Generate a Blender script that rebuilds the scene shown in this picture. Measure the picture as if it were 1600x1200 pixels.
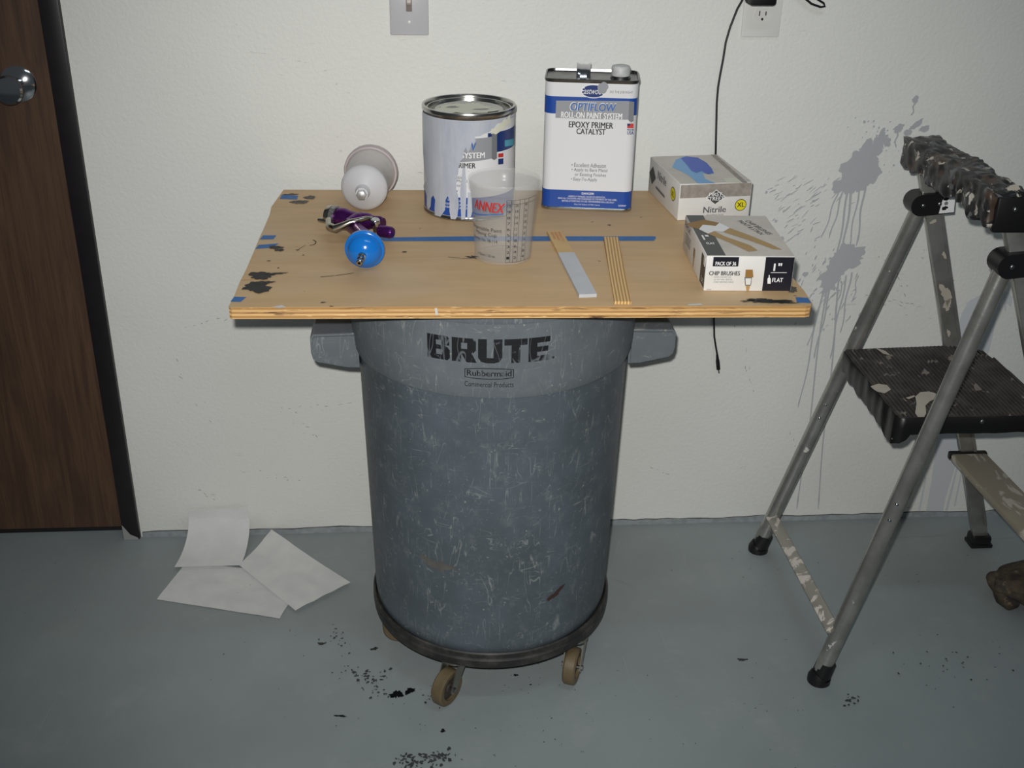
import bpy, bmesh, math, random
from mathutils import Vector, Matrix, noise
random.seed(7)
V = Vector
PI = math.pi
for o in list(bpy.data.objects): bpy.data.objects.remove(o)
scene = bpy.context.scene
col = scene.collection

# ------------------------------------------------------------------ camera
F_PX, PITCH, YAW, ROLL, CAM_H = 1783.13, 0.4581, 0.0804, 0.0187, 1.4988
cp, sp, cy_, sy_ = math.cos(PITCH), math.sin(PITCH), math.cos(YAW), math.sin(YAW)
FW = V((sy_ * cp, cy_ * cp, -sp))
_r = V((cy_, -sy_, 0)); _u = _r.cross(FW)
RT = _r * math.cos(ROLL) + _u * math.sin(ROLL)
UP = -_r * math.sin(ROLL) + _u * math.cos(ROLL)
CAM = V((0, 0, CAM_H))
cd = bpy.data.cameras.new('camera'); cam = bpy.data.objects.new('camera', cd); col.objects.link(cam)
cd.sensor_fit = 'HORIZONTAL'; cd.sensor_width = 36; cd.lens = F_PX * 36 / 1600; cd.clip_start = .02
cam.matrix_world = Matrix(((RT.x, UP.x, -FW.x, CAM.x), (RT.y, UP.y, -FW.y, CAM.y), (RT.z, UP.z, -FW.z, CAM.z), (0, 0, 0, 1)))
scene.camera = cam

# ------------------------------------------------------------------ light
w = bpy.data.worlds.new('garage_air'); scene.world = w; w.use_nodes = True
w.node_tree.nodes['Background'].inputs[0].default_value = (.80, .92, 1, 1)
w.node_tree.nodes['Background'].inputs[1].default_value = .06
def light(name, kind, loc, aim, energy, color=(1, 1, 1), **k):
    l = bpy.data.lights.new(name, kind); l.energy = energy; l.color = color
    for a, b in k.items(): setattr(l, a, b)
    o = bpy.data.objects.new(name, l); col.objects.link(o); o.location = loc
    o.rotation_euler = (V(aim) - V(loc)).to_track_quat('-Z', 'Y').to_euler(); return o
# flash of the hand-held camera: just above and left of its lens
FL = CAM + UP * .048 - RT * .022
FAIM = FL + FW + UP * .045 + RT * .015
light('camera_flash', 'SPOT', FL, FAIM, 122, (1, .988, .955), spot_size=math.radians(80), spot_blend=1.0, shadow_soft_size=.012)
# ceiling fluorescent strip of the garage
light('ceiling_strip_light', 'AREA', (.55, .9, 2.75), (.55, .9, 0), 5.5, (.80, .93, 1), shape='RECTANGLE', size=1.2, size_y=.15)
scene.view_settings.view_transform = 'Standard'; scene.view_settings.look = 'None'
scene.view_settings.exposure = 0; scene.view_settings.gamma = 1; scene.view_settings.use_curve_mapping = False

# ------------------------------------------------------------------ pixel -> surface
def raydir(x, y): return FW + RT * ((x - 800) / F_PX) + UP * ((600 - y) / F_PX)
def onz(x, y, z): d = raydir(x, y); return CAM + d * ((z - CAM.z) / d.z)
def ony(x, y, Y): d = raydir(x, y); return CAM + d * (Y / d.y)
def onp(x, y, P, n): d = raydir(x, y); return CAM + d * ((V(P) - CAM).dot(n) / d.dot(n))

# ------------------------------------------------------------------ materials
def srgb(r, g, b): return tuple(((c / 255 + .055) / 1.055) ** 2.4 if c > 10 else c / 255 / 12.92 for c in (r, g, b)) + (1,)
class NT:
    def __init__(s, name):
        m = bpy.data.materials.new(name); m.use_nodes = True; s.m = m; s.t = m.node_tree; s.b = s.t.nodes['Principled BSDF']
        s.tc = None
    def n(s, typ, **k):
        o = s.t.nodes.new(typ)
        for a, b in k.items(): setattr(o, a, b)
        return o
    def l(s, a, b): s.t.links.new(a, b)
    def co(s, scale=(1, 1, 1), rot=(0, 0, 0), loc=(0, 0, 0)):
        if not s.tc: s.tc = s.n('ShaderNodeTexCoord')
        mp = s.n('ShaderNodeMapping'); mp.inputs['Scale'].default_value = scale; mp.inputs['Rotation'].default_value = rot; mp.inputs['Location'].default_value = loc
        s.l(s.tc.outputs['Object'], mp.inputs[0]); return mp.outputs[0]
    def noise(s, freq, detail=4, rough=.55, dist=0, **k):
        o = s.n('ShaderNodeTexNoise'); o.inputs['Scale'].default_value = freq; o.inputs['Detail'].default_value = detail
        o.inputs['Roughness'].default_value = rough; o.inputs['Distortion'].default_value = dist
        s.l(s.co(**k), o.inputs['Vector']); return o.outputs['Fac']
    def ramp(s, fac, lo, hi, a=0., b=1.):
        o = s.n('ShaderNodeMapRange'); o.inputs[1].default_value = lo; o.inputs[2].default_value = hi; o.inputs[3].default_value = a; o.inputs[4].default_value = b
        s.l(fac, o.inputs[0]); return o.outputs[0]
    def math(s, op, a, b=None):
        o = s.n('ShaderNodeMath', operation=op)
        for i, q in enumerate((a, b)):
            if q is None: continue
            if isinstance(q, (int, float)): o.inputs[i].default_value = q
            else: s.l(q, o.inputs[i])
        return o.outputs[0]
    def mix(s, fac, a, b):
        o = s.n('ShaderNodeMix', data_type='RGBA')
        for i, q in ((0, fac), (6, a), (7, b)):
            if isinstance(q, (int, float, tuple)): o.inputs[i].default_value = q
            else: s.l(q, o.inputs[i])
        return o.outputs[2]
    def line(s, freq, w, dist=1.5, **k):           # thin curvy lines where noise crosses .5
        f = s.noise(freq, 2, .5, dist, **k); d = s.math('ABSOLUTE', s.math('SUBTRACT', f, .5)); return s.ramp(d, 0, w, 1, 0)
    def bump(s, h, strength, dist=.002):
        o = s.n('ShaderNodeBump'); o.inputs['Strength'].default_value = strength; o.inputs['Distance'].default_value = dist
        s.l(h, o.inputs['Height']); s.l(o.outputs[0], s.b.inputs['Normal'])
    def set(s, color=None, rough=None, metal=None, **k):
        for nm, q in (('Base Color', color), ('Roughness', rough), ('Metallic', metal), *k.items()):
            if q is None: continue
            i = s.b.inputs[nm.replace('_', ' ')]
            if isinstance(q, (int, float, tuple)): i.default_value = q
            else: s.l(q, i)
        return s.m
def plain(name, c, rough=.5, metal=0, mott=.0, ms=30, **k):
    t = NT(name); c = c if len(c) == 4 else srgb(*c)
    if mott:
        d = tuple(x * (1 - mott) for x in c[:3]) + (1,); c = t.mix(t.ramp(t.noise(ms), .35, .65), c, d)
    return t.set(c, rough, metal, **k)
M = {}
t = NT('wall_paint')
c = t.mix(t.ramp(t.noise(1.7), .35, .7), srgb(233, 233, 228), srgb(226, 226, 221))
sc = t.math('MULTIPLY', t.ramp(t.noise(60, 3, .6, 1.2, scale=(.35, 1, 1.6)), .68, .74), t.ramp(t.noise(2.2, 2, loc=(3, 0, 1)), .50, .68))
c = t.mix(t.math('MULTIPLY', sc, .65), c, srgb(120, 122, 120))
t.bump(t.noise(120, 3, .6), .35, .003); M['wall'] = t.set(c, .55)
t = NT('floor_paint')
c = t.mix(t.ramp(t.noise(2.4, 5), .35, .7), srgb(150, 159, 160), srgb(139, 147, 148))
c = t.mix(t.math('MULTIPLY', t.ramp(t.noise(9, 6, .7), .55, .8), .5), c, srgb(168, 172, 168))
c = t.mix(t.math('MULTIPLY', t.ramp(t.noise(70, 3, .6), .70, .76), t.ramp(t.noise(3.1, 2, loc=(5, 1, 0)), .45, .62)), c, srgb(58, 62, 62))
c = t.mix(t.math('MULTIPLY', t.line(3.2, .003, .6, scale=(1, .35, 1), rot=(0, 0, .7)), t.ramp(t.noise(4, loc=(2, 2, 0)), .56, .72, 0, .5)), c, srgb(180, 182, 178))
t.bump(t.noise(45, 4), .12, .003); M['floor'] = t.set(c, t.ramp(t.noise(6), .3, .7, .36, .55))
M['floor_lap'] = plain('floor_paint_lap', (156, 162, 166), .5, mott=.25, ms=60)
M['gap'] = plain('dark_gap', (22, 22, 24), .8)
t = NT('door_veneer')
g = t.noise(9, 6, .65, .8, scale=(5, 5, .35)); g2 = t.noise(60, 4, .6, .3, scale=(4, 4, .12))
c = t.mix(t.ramp(g, .35, .65), srgb(96, 72, 54), srgb(74, 54, 41)); c = t.mix(t.math('MULTIPLY', t.ramp(g2, .5, .7), .5), c, srgb(60, 41, 30))
M['door'] = t.set(c, .5)
M['jamb'] = plain('jamb_paint', (33, 29, 32), .38, mott=.2)
M['primer'] = plain('bare_primer', (150, 152, 150), .6)
M['chrome'] = plain('chrome', (205, 205, 208), .13, 1)
M['dullmetal'] = plain('dull_metal', (165, 165, 165), .3, 1, mott=.25)
M['plate'] = plain('switch_plastic', (198, 198, 202), .32)
M['outplate'] = plain('outlet_plastic', (228, 228, 224), .32)
M['ivory'] = plain('toggle_plastic', (214, 205, 196), .35)
M['black'] = plain('black_plastic', (22, 21, 23), .42)
M['cord'] = plain('cord_rubber', (20, 18, 24), .4)
M['spl'] = plain('grey_primer_paint', (183, 185, 189), .45)
M['spl2'] = plain('pale_primer_paint', (208, 211, 215), .5)
# plywood
t = NT('plywood_face')
g = t.noise(14, 5, .6, .6, scale=(.35, 2.2, 1)); c = t.mix(t.ramp(g, .3, .7), srgb(207, 174, 131), srgb(193, 161, 119))
c = t.mix(t.math('MULTIPLY', t.ramp(t.noise(5, 3), .5, .75), .45), c, srgb(200, 180, 154))
c = t.mix(t.math('MULTIPLY', t.ramp(t.noise(38, 2), .74, .78), .7), c, srgb(80, 62, 46))
M['ply'] = t.set(c, .55)
t = NT('plywood_edge')
wv = t.n('ShaderNodeTexWave', wave_type='BANDS', bands_direction='Z'); wv.inputs['Scale'].default_value = 46; wv.inputs['Distortion'].default_value = .8; wv.inputs['Detail'].default_value = 2; wv.inputs['Detail Scale'].default_value = .6
t.l(t.co(scale=(.25, .25, 1)), wv.inputs['Vector'])
g = t.noise(30, 5, .65, .4, scale=(.5, .5, 6))
c = t.mix(t.ramp(wv.outputs['Fac'], .2, .8), srgb(220, 178, 118), srgb(178, 132, 78)); c = t.mix(t.ramp(g, .56, .70), c, srgb(84, 50, 26))
c = t.mix(t.ramp(t.noise(50, 3, .6, 0, scale=(.6, .6, 5), loc=(1, 3, 2)), .6, .7), c, srgb(236, 200, 138))
t.bump(g, .5, .002); M['plyedge'] = t.set(c, .6)
M['tape'] = plain('blue_masking_tape', (52, 112, 178), .6, mott=.18, ms=90)
M['blackspray'] = plain('black_spray', (40, 38, 38), .6, mott=.5, ms=60)
M['greyspray'] = plain('grey_spray', (86, 78, 72), .6, mott=.3, ms=60)
M['barewood'] = plain('bare_wood', (204, 150, 86), .6, mott=.2)
# trash can
def canmat(name, a, b):
    t = NT(name)
    c = t.mix(t.ramp(t.noise(7, 5, .65), .32, .68), a, b)
    c = t.mix(t.math('MULTIPLY', t.ramp(t.noise(34, 6, .75), .54, .80), .32), c, srgb(150, 152, 150))
    for k in ((30, .009, .6, dict(scale=(1, 1, .16))), (38, .009, .5, dict(scale=(1, 1, .14), rot=(.3, .35, 0), loc=(3, 1, 2))),
              (34, .008, .5, dict(scale=(1, 1, .15), rot=(.2, -.5, 0), loc=(1, 5, 2))), (52, .012, 1.0, dict(rot=(1, .5, .2), loc=(4, 4, 1))), (40, .008, .6, dict(scale=(.2, .2, 1), rot=(.1, .2, 0), loc=(7, 2, 5)))):
        ln = t.math('MULTIPLY', t.line(k[0], k[1], k[2], **k[3]), t.ramp(t.noise(k[0] * .55, 3, .6, 0, loc=(k[0], 2, 1)), .50, .64))
        c = t.mix(t.math('MULTIPLY', ln, .46), c, srgb(176, 178, 174))
    c = t.mix(t.math('MULTIPLY', t.ramp(t.noise(110, 2), .70, .76), .6), c, srgb(176, 172, 160))
    t.bump(t.noise(40, 4), .15, .002); return t.set(c, .5)
M['can'] = canmat('grey_can_plastic', srgb(94, 104, 113), srgb(79, 87, 92))
M['canband'] = canmat('grey_can_band', srgb(112, 119, 125), srgb(98, 105, 110))
M['canrim'] = canmat('grey_can_rim', srgb(112, 120, 128), srgb(95, 102, 108))
t = NT('worn_black_print')
k = t.math('MAXIMUM', t.ramp(t.noise(44, 5, .7, .5), .60, .66), t.math('MAXIMUM', t.line(30, .014, .6, scale=(1, 1, .25), rot=(.2, .6, 0)), t.line(26, .012, .6, scale=(1, 1, .2), rot=(.1, -.7, 0), loc=(2, 6, 1))))
M['brute'] = t.set(t.mix(k, srgb(28, 29, 32), srgb(104, 110, 115)), .5)
M['blackprint'] = plain('black_print', (30, 31, 34), .5)
t = NT('dolly_plastic'); c = t.mix(t.ramp(t.noise(18, 5, .7), .45, .75), srgb(38, 37, 37), srgb(78, 75, 71)); M['dolly'] = t.set(c, .55)
M['wheel'] = plain('caster_tread', (112, 97, 72), .5, mott=.25)
M['wheelhub'] = plain('caster_hub', (62, 56, 50), .5)
M['fork'] = plain('caster_fork', (168, 166, 156), .36, .9, mott=.2)
M['rust'] = plain('rust_mark', (74, 50, 46), .6, mott=.3)

# ------------------------------------------------------------------ mesh helpers
class MB:
    def __init__(s): s.v = []; s.f = []; s.mi = []; s.cur = 0
    def add(s, vs, fs):
        o = len(s.v); s.v += [V(p) for p in vs]; s.f += [tuple(i + o for i in f) for f in fs]; s.mi += [s.cur] * len(fs); return s
    def xf(s, m): s.v = [m @ p for p in s.v]; return s
    def box(s, a, b, bev=0):
        (x0, y0, z0), (x1, y1, z1) = a, b
        if bev <= 0:
            return s.add([(x0, y0, z0), (x1, y0, z0), (x1, y1, z0), (x0, y1, z0), (x0, y0, z1), (x1, y0, z1), (x1, y1, z1), (x0, y1, z1)],
                         [(3, 2, 1, 0), (4, 5, 6, 7), (0, 1, 5, 4), (1, 2, 6, 5), (2, 3, 7, 6), (3, 0, 4, 7)])
        bm = bmesh.new(); bmesh.ops.create_cube(bm, size=1)
        for q in bm.verts: q.co = V(((x0 + x1) / 2 + q.co.x * (x1 - x0), (y0 + y1) / 2 + q.co.y * (y1 - y0), (z0 + z1) / 2 + q.co.z * (z1 - z0)))
        bmesh.ops.bevel(bm, geom=bm.edges[:], offset=bev, segments=2, profile=.5, affect='EDGES'); return s.bm(bm)
    def bm(s, bm):
        bm.verts.index_update(); s.add([q.co.copy() for q in bm.verts], [tuple(x.index for x in f.verts) for f in bm.faces]); bm.free(); return s
    def lathe(s, prof, n=48, closed=False, a0=0., a1=2 * PI):
        full = abs(a1 - a0 - 2 * PI) < 1e-6; m = n if full else n + 1
        vs = []; fs = []
        for i in range(m):
            a = a0 + (a1 - a0) * i / n
            vs += [(r * math.cos(a), r * math.sin(a), z) for r, z in prof]
        k = len(prof); kk = k if closed else k - 1
        for i in range(n):
            j = (i + 1) % m
            for q in range(kk): fs.append((i * k + q, j * k + q, j * k + (q + 1) % k, i * k + (q + 1) % k))
        return s.add(vs, fs)
    def prism(s, poly, n0, ex, ey, d):      # polygon in plane (n0,ex,ey), extruded by vector d
        n0, ex, ey, d = V(n0), V(ex), V(ey), V(d); k = len(poly)
        a = [n0 + ex * u + ey * q for u, q in poly]; b = [p + d for p in a]
        return s.add(a + b, [tuple(range(k))[::-1], tuple(range(k, 2 * k))] + [(i, (i + 1) % k, k + (i + 1) % k, k + i) for i in range(k)])
    def tube(s, pts, r, n=10, cap=True):
        pts = [V(p) for p in pts]; k = len(pts); rs = r if isinstance(r, (list, tuple)) else [r] * k; vs = []; prev = None
        for i, p in enumerate(pts):
            d = (pts[min(i + 1, k - 1)] - pts[max(i - 1, 0)]).normalized()
            if prev is None: e = d.orthogonal().normalized()
            else: e = (prev - d * prev.dot(d)).normalized()
            prev = e; g = d.cross(e)
            vs += [p + e * rs[i] * math.cos(2 * PI * q / n) + g * rs[i] * math.sin(2 * PI * q / n) for q in range(n)]
        fs = [(i * n + q, i * n + (q + 1) % n, (i + 1) * n + (q + 1) % n, (i + 1) * n + q) for i in range(k - 1) for q in range(n)]
        if cap: fs += [tuple(range(n))[::-1], tuple(range((k - 1) * n, k * n))]
        return s.add(vs, fs)
    def beam(s, a, b, w, d, wd, bev=.002):     # rectangular bar a->b, width w along wd, depth d
        a, b = V(a), V(b); L = (b - a).length; z = (b - a).normalized(); x = (V(wd) - z * V(wd).dot(z)).normalized(); y = z.cross(x)
        m = Matrix(((x.x, y.x, z.x, a.x), (x.y, y.y, z.y, a.y), (x.z, y.z, z.z, a.z), (0, 0, 0, 1)))
        t = MB().box((-w / 2, -d / 2, 0), (w / 2, d / 2, L), bev).xf(m); return s.add(t.v, t.f)
    def ball(s, c, r, n=16, m=10, sc=(1, 1, 1)):
        prof = [(max(1e-5, r * math.sin(PI * i / m)), -r * math.cos(PI * i / m)) for i in range(m + 1)]
        t = MB().lathe(prof, n); t.v = [V(c) + V((p.x * sc[0], p.y * sc[1], p.z * sc[2])) for p in t.v]; return s.add(t.v, t.f)
ROOTS = {}
def rootof(o):
    while o.parent: o = o.parent
    return o
def obj(name, mb, mat, parent=None, smooth=True, world=True, angle=35, recalc=True):
    me = bpy.data.meshes.new(name)
    vs = mb.v
    if parent is not None and world:
        inv = ROOTS.get(rootof(parent).name, Matrix.Identity(4)); vs = [inv @ p for p in vs]
    me.from_pydata([tuple(p) for p in vs], [], mb.f)
    for m_ in (mat if isinstance(mat, (list, tuple)) else [mat]): me.materials.append(M[m_] if isinstance(m_, str) else m_)
    if max(mb.mi, default=0): me.polygons.foreach_set('material_index', mb.mi)
    if recalc:
        bm = bmesh.new(); bm.from_mesh(me); bmesh.ops.recalc_face_normals(bm, faces=bm.faces); bm.to_mesh(me); bm.free()
    o = bpy.data.objects.new(name, me); col.objects.link(o)
    if smooth:
        me.polygons.foreach_set('use_smooth', [True] * len(me.polygons)); me.set_sharp_from_angle(angle=math.radians(angle))
    if parent is not None: o.parent = parent
    return o
def tag(o, label=None, cat=None, group=None, kind=None):
    for a, b in (('label', label), ('category', cat), ('group', group), ('kind', kind)):
        if b: o[a] = b
    return o
def thing(name, loc, label, cat, rz=0, group=None):
    o = bpy.data.objects.new(name, None); o.empty_display_size = .03; col.objects.link(o)
    o.location = loc; o.rotation_euler = (0, 0, rz); mw = Matrix.Translation(V(loc)) @ Matrix.Rotation(rz, 4, 'Z')
    ROOTS[o.name] = mw.inverted(); return tag(o, label, cat, group)
def struct(o): o['kind'] = 'structure'; return o
def T(loc, rz=0, rx=0, ry=0): return Matrix.Translation(V(loc)) @ Matrix.Rotation(rz, 4, 'Z') @ Matrix.Rotation(ry, 4, 'Y') @ Matrix.Rotation(rx, 4, 'X')
def axis_m(loc, z):          # local +Z -> z
    return Matrix.Translation(V(loc)) @ V(z).to_track_quat('Z', 'Y').to_matrix().to_4x4()

# surfaces for print and film: fn(u, v, eps) -> world point
class Plane:
    def __init__(s, o, ex, ey, n): s.o, s.ex, s.ey, s.n = V(o), V(ex).normalized(), V(ey).normalized(), V(n).normalized()
    def __call__(s, u, v, e=.0004): return s.o + s.ex * u + s.ey * v + s.n * e
    def px(s, x, y): p = onp(x, y, s.o, s.n) - s.o; return p.dot(s.ex), p.dot(s.ey)
    cut = None
class Cyl:
    def __init__(s, c, R, cut=.006, r_at=None): s.c, s.R, s.cut, s.ra = V(c), R, cut, r_at
    def __call__(s, u, v, e=.0005):
        a = u / s.R; r = (s.ra(v) if s.ra else s.R) + e; return s.c + V((r * math.sin(a), -r * math.cos(a), v))
    def px(s, x, y):         # first hit of the pixel's ray with the cylinder
        d = raydir(x, y); o = CAM - s.c; R = s.R
        for _ in range(4):
            a = d.x ** 2 + d.y ** 2; b = o.x * d.x + o.y * d.y; cc = o.x ** 2 + o.y ** 2 - R * R; di = max(0, b * b - a * cc)
            p = o + d * ((-b - math.sqrt(di)) / a)
            if s.ra: R = s.ra(p.z)
        return math.atan2(p.x, -p.y) * s.R, p.z
def cutbm(bm, step):
    if not step: return
    us = [q.co.x for q in bm.verts]
    if not us: return
    k = math.ceil(min(us) / step)
    while k * step < max(us):
        bmesh.ops.bisect_plane(bm, geom=bm.verts[:] + bm.edges[:] + bm.faces[:], plane_co=(k * step, 0, 0), plane_no=(1, 0, 0)); k += 1
def film(name, polys, S, mat, parent, eps=.0004):       # flat 2D polygons (u,v) laid on surface S
    bm = bmesh.new(); dz = 5.3e-5
    for i, pg in enumerate(polys):          # each polygon a hair above the one before
        try: bm.faces.new([bm.verts.new((u, q, (i % 60) * dz)) for u, q in pg])
        except ValueError: pass
    bm.normal_update(); bmesh.ops.triangulate(bm, faces=bm.faces[:]); bm.normal_update()
    bmesh.ops.reverse_faces(bm, faces=[f for f in bm.faces if f.normal.z < 0]); cutbm(bm, S.cut)
    mb = MB(); bm.verts.index_update(); mb.add([S(q.co.x, q.co.y, eps + q.co.z) for q in bm.verts], [tuple(x.index for x in f.verts) for f in bm.faces]); bm.free()
    return obj(name, mb, mat, parent, smooth=False, recalc=False)
def pxfilm(name, polys, S, mat, parent, eps=.0004): return film(name, [[S.px(*p) for p in pg] for pg in polys], S, mat, parent, eps)
def textbm(s, bold=0):
    cu = bpy.data.curves.new('t', 'FONT'); cu.body = s; cu.offset = bold; cu.resolution_u = 3; cu.fill_mode = 'FRONT'
    o = bpy.data.objects.new('t', cu); col.objects.link(o); dg = bpy.context.evaluated_depsgraph_get(); dg.update()
    me = bpy.data.meshes.new_from_object(o.evaluated_get(dg)); bm = bmesh.new(); bm.from_mesh(me)
    bpy.data.objects.remove(o); bpy.data.curves.remove(cu); bpy.data.meshes.remove(me); return bm
def text(s, S, u0, u1, v0, v1, mat, parent, bold=0, eps=.0007, shear=0, rot=0):
    heavy = bold >= .02; bm = textbm(s, 0); xs = [q.co.x for q in bm.verts]; ys = [q.co.y for q in bm.verts]
    a, b, c, d = min(xs), max(xs), min(ys), max(ys)
    for q in bm.verts:
        x = (q.co.x - a) / (b - a) * (u1 - u0); y = (q.co.y - c) / (d - c) * (v1 - v0); x += shear * y
        q.co = V((u0 + x * math.cos(rot) - y * math.sin(rot), v0 + y * math.cos(rot) + x * math.sin(rot), 0))
    cutbm(bm, S.cut); mb = MB(); bm.normal_update(); bmesh.ops.reverse_faces(bm, faces=[f for f in bm.faces if f.normal.z < 0]); bm.verts.index_update(); d = .03 * (v1 - v0)
    for k, sh in enumerate((-d, 0, d) if heavy else (0,)):      # heavy faces: strokes widened
        mb.add([S(q.co.x + sh, q.co.y, eps + k * 4e-5) for q in bm.verts], [tuple(x.index for x in f.verts) for f in bm.faces])
    bm.free()
    return obj('lettering', mb, mat, parent, smooth=False, recalc=False)
def pxtext(s, S, x0, x1, y0, y1, mat, parent, bold=0, eps=.0007, **k):     # pixel box: left, right, top, bottom
    ym = (y0 + y1) / 2; xm = (x0 + x1) / 2
    ua, ub = S.px(x0, ym)[0], S.px(x1, ym)[0]; va, vb = S.px(xm, y1)[1], S.px(xm, y0)[1]
    return text(s, S, ua, ub, va, vb, mat, parent, bold, eps, **k)
def rect(u0, u1, v0, v1): return [(u0, v0), (u1, v0), (u1, v1), (u0, v1)]
def oval(u, v, a, b, n=24): return [(u + a * math.cos(2 * PI * i / n), v + b * math.sin(2 * PI * i / n)) for i in range(n)]
def ring(poly, k):      # outline of a polygon as quads
    cx = sum(p[0] for p in poly) / len(poly); cy = sum(p[1] for p in poly) / len(poly); out = []
    inn = [(cx + (p[0] - cx) * (1 - k / max(1e-6, math.hypot(p[0] - cx, p[1] - cy))), cy + (p[1] - cy) * (1 - k / max(1e-6, math.hypot(p[0] - cx, p[1] - cy)))) for p in poly]
    for i in range(len(poly)): j = (i + 1) % len(poly); out.append([poly[i], poly[j], inn[j], inn[i]])
    return out
def blob(u, v, a, b, rot=0, rag=.25, n=28, seed=None):
    rd = random.Random(seed if seed is not None else random.random()); ph = [rd.uniform(0, 6.28) for _ in range(5)]; out = []
    for i in range(n):
        t = 2 * PI * i / n; r = 1 + rag * (.5 * math.sin(2 * t + ph[0]) + .4 * math.sin(3 * t + ph[1]) + .35 * math.sin(5 * t + ph[2]) + .3 * math.sin(9 * t + ph[3])) + rag * rd.uniform(-.35, .35)
        x, y = a * r * math.cos(t), b * r * math.sin(t); out.append((u + x * math.cos(rot) - y * math.sin(rot), v + x * math.sin(rot) + y * math.cos(rot)))
    return out
def drip(u0, v0, u1, v1, w, n=10, wob=.002):
    L = []; R = []; l = math.hypot(u1 - u0, v1 - v0); nx, ny = -(v1 - v0) / l, (u1 - u0) / l
    for i in range(n + 1):
        t = i / n; o = wob * math.sin(t * 9 + u0 * 90); x = u0 + (u1 - u0) * t + nx * o; y = v0 + (v1 - v0) * t + ny * o; k = w * (1 - .35 * t) * (1.35 if i == n - 1 else .6 if i == n else 1)
        L.append((x - nx * k / 2, y - ny * k / 2)); R.append((x + nx * k / 2, y + ny * k / 2))
    return L + R[::-1]

# ================================================================== the setting
DW = 2.2659            # back wall plane
JX0, JX1 = -.709, -.671
fl = obj('floor', MB().box((-3, -1.5, -.1), (3.6, DW + .14, 0)), 'floor', smooth=False); struct(fl)
wb = MB(); wb.box((JX1, DW, 0), (3.6, DW + .14, 2.9)); wb.box((-3, DW, 0), (-1.68, DW + .14, 2.9)); wb.box((-1.68, DW, 2.08), (JX1, DW + .14, 2.9))
wall = obj('wall_back', wb, 'wall', smooth=False); struct(wall)
ROOTS['wall_back'] = Matrix.Identity(4)
lap = MB(); n = 160                       # floor paint lapped up on the foot of the wall, uneven top
hs = [.011 + .006 * noise.noise(V((i * .21, 0, 0))) + .003 * noise.noise(V((i * .9, 3, 0))) for i in range(n + 1)]
xs = [JX1 + .004 + (3.6 - JX1) * i / n for i in range(n + 1)]
vs = []
for i in range(n + 1): vs += [(xs[i], DW - .004, 0), (xs[i], DW - .003, hs[i]), (xs[i], DW, hs[i] + .001)]
lap.add(vs, [(i * 3, i * 3 + 3, i * 3 + 4, i * 3 + 1) for i in range(n)] + [(i * 3 + 1, i * 3 + 4, i * 3 + 5, i * 3 + 2) for i in range(n)])
struct(obj('baseboard_back', lap, 'floor_lap', smooth=False))
cr = MB(); vs = []
for i in range(n + 1): h = hs[i] + .0012; k = .0016 + .0012 * noise.noise(V((i * .5, 7, 0))); vs += [(xs[i], DW - .0006, h), (xs[i], DW - .0006, h + max(.0004, k))]
cr.add(vs, [(i * 2, i * 2 + 2, i * 2 + 3, i * 2 + 1) for i in range(n)])
obj('dark_crack', cr, 'gap', wall, smooth=False)
# door with knob, dark jamb
door = obj('door_1', MB().box((-1.64, DW + .022, .016), (JX0 - .003, DW + .062, 2.04)), 'door', smooth=False); struct(door); ROOTS['door_1'] = Matrix.Identity(4)
kc = ony(18, 138, DW - .02); kc = V((kc.x, DW + .022, kc.z))
kn = MB().lathe([(.0, .0), (.034, .0), (.034, .003), (.028, .008), (.014, .012), (.013, .028), (.0145, .033), (.022, .046), (.0275, .058), (.0272, .064), (.024, .068), (.012, .0695), (.0, .0695)], 40).xf(axis_m(kc, (0, -1, 0)))
kb = obj('door_handle', kn, 'chrome', door)
for dx, dz in ((.022, .012), (-.022, -.012)):
    obj('screw', MB().lathe([(0, .003), (.004, .003), (.004, .006), (0, .0068)], 12).xf(axis_m(kc + V((dx, 0, dz)), (0, -1, 0))), 'dullmetal', kb)
obj('threshold_gap', MB().box((-1.64, DW + .03, 0), (JX0 - .003, DW + .06, .015)), 'gap', door, smooth=False)
jm = MB(); jm.box((JX0, DW - .012, .0), (JX1, DW + .10, 2.08), .003); jm.box((-1.68, DW - .012, 0), (-1.645, DW + .10, 2.08), .003); jm.box((-1.645, DW - .012, 2.045), (JX0, DW + .10, 2.08), .003)
tr = obj('trim_1', jm, 'jamb'); struct(tr); ROOTS['trim_1'] = Matrix.Identity(4)
obj('bare_corner', MB().prism([(0, 0), (.034, 0), (.031, .006), (.016, .014), (.003, .036), (0, .04)], (JX0 + .002, DW - .0126, .001), (1, 0, 0), (0, 0, 1), (0, -.0008, 0)), 'primer', tr, smooth=False)

# paint thrown at the wall
WS = Plane((0, DW, 0), (1, 0, 0), (0, 0, 1), (0, -1, 0))
def wpx(x, y): return WS.px(x, y)
def wallpaint(name, polys, mat, e=.0006): return film(name, polys, WS, mat, wall, e)
def pblob(x, y, a, b, rot=0, rag=.25, n=28, seed=None): u, q = wpx(x, y); return blob(u, q, a, b, rot, rag, n, seed)
rd = random.Random(3)
def splash(main, seed):
    r = random.Random(seed); P = []
    for (x, y, a, b, rot, rag) in main: P.append(pblob(x, y, a, b, rot, rag, 44, r.random()))
    return P
up = splash([(1343, 262, .052, .034, .95, .28), (1368, 232, .030, .015, 1.0, .3), (1322, 288, .028, .019, .7, .35), (1352, 270, .034, .026, .9, .3)], 1)
for (x0, y0, x1, y1, w_) in ((1352, 285, 1338, 384, .005), (1332, 290, 1312, 420, .0055), (1325, 300, 1300, 440, .005), (1318, 296, 1296, 372, .004), (1309, 300, 1284, 372, .0035), (1343, 290, 1325, 395, .004)):
    up.append(drip(*wpx(x0, y0), *wpx(x1, y1), w_))
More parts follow.
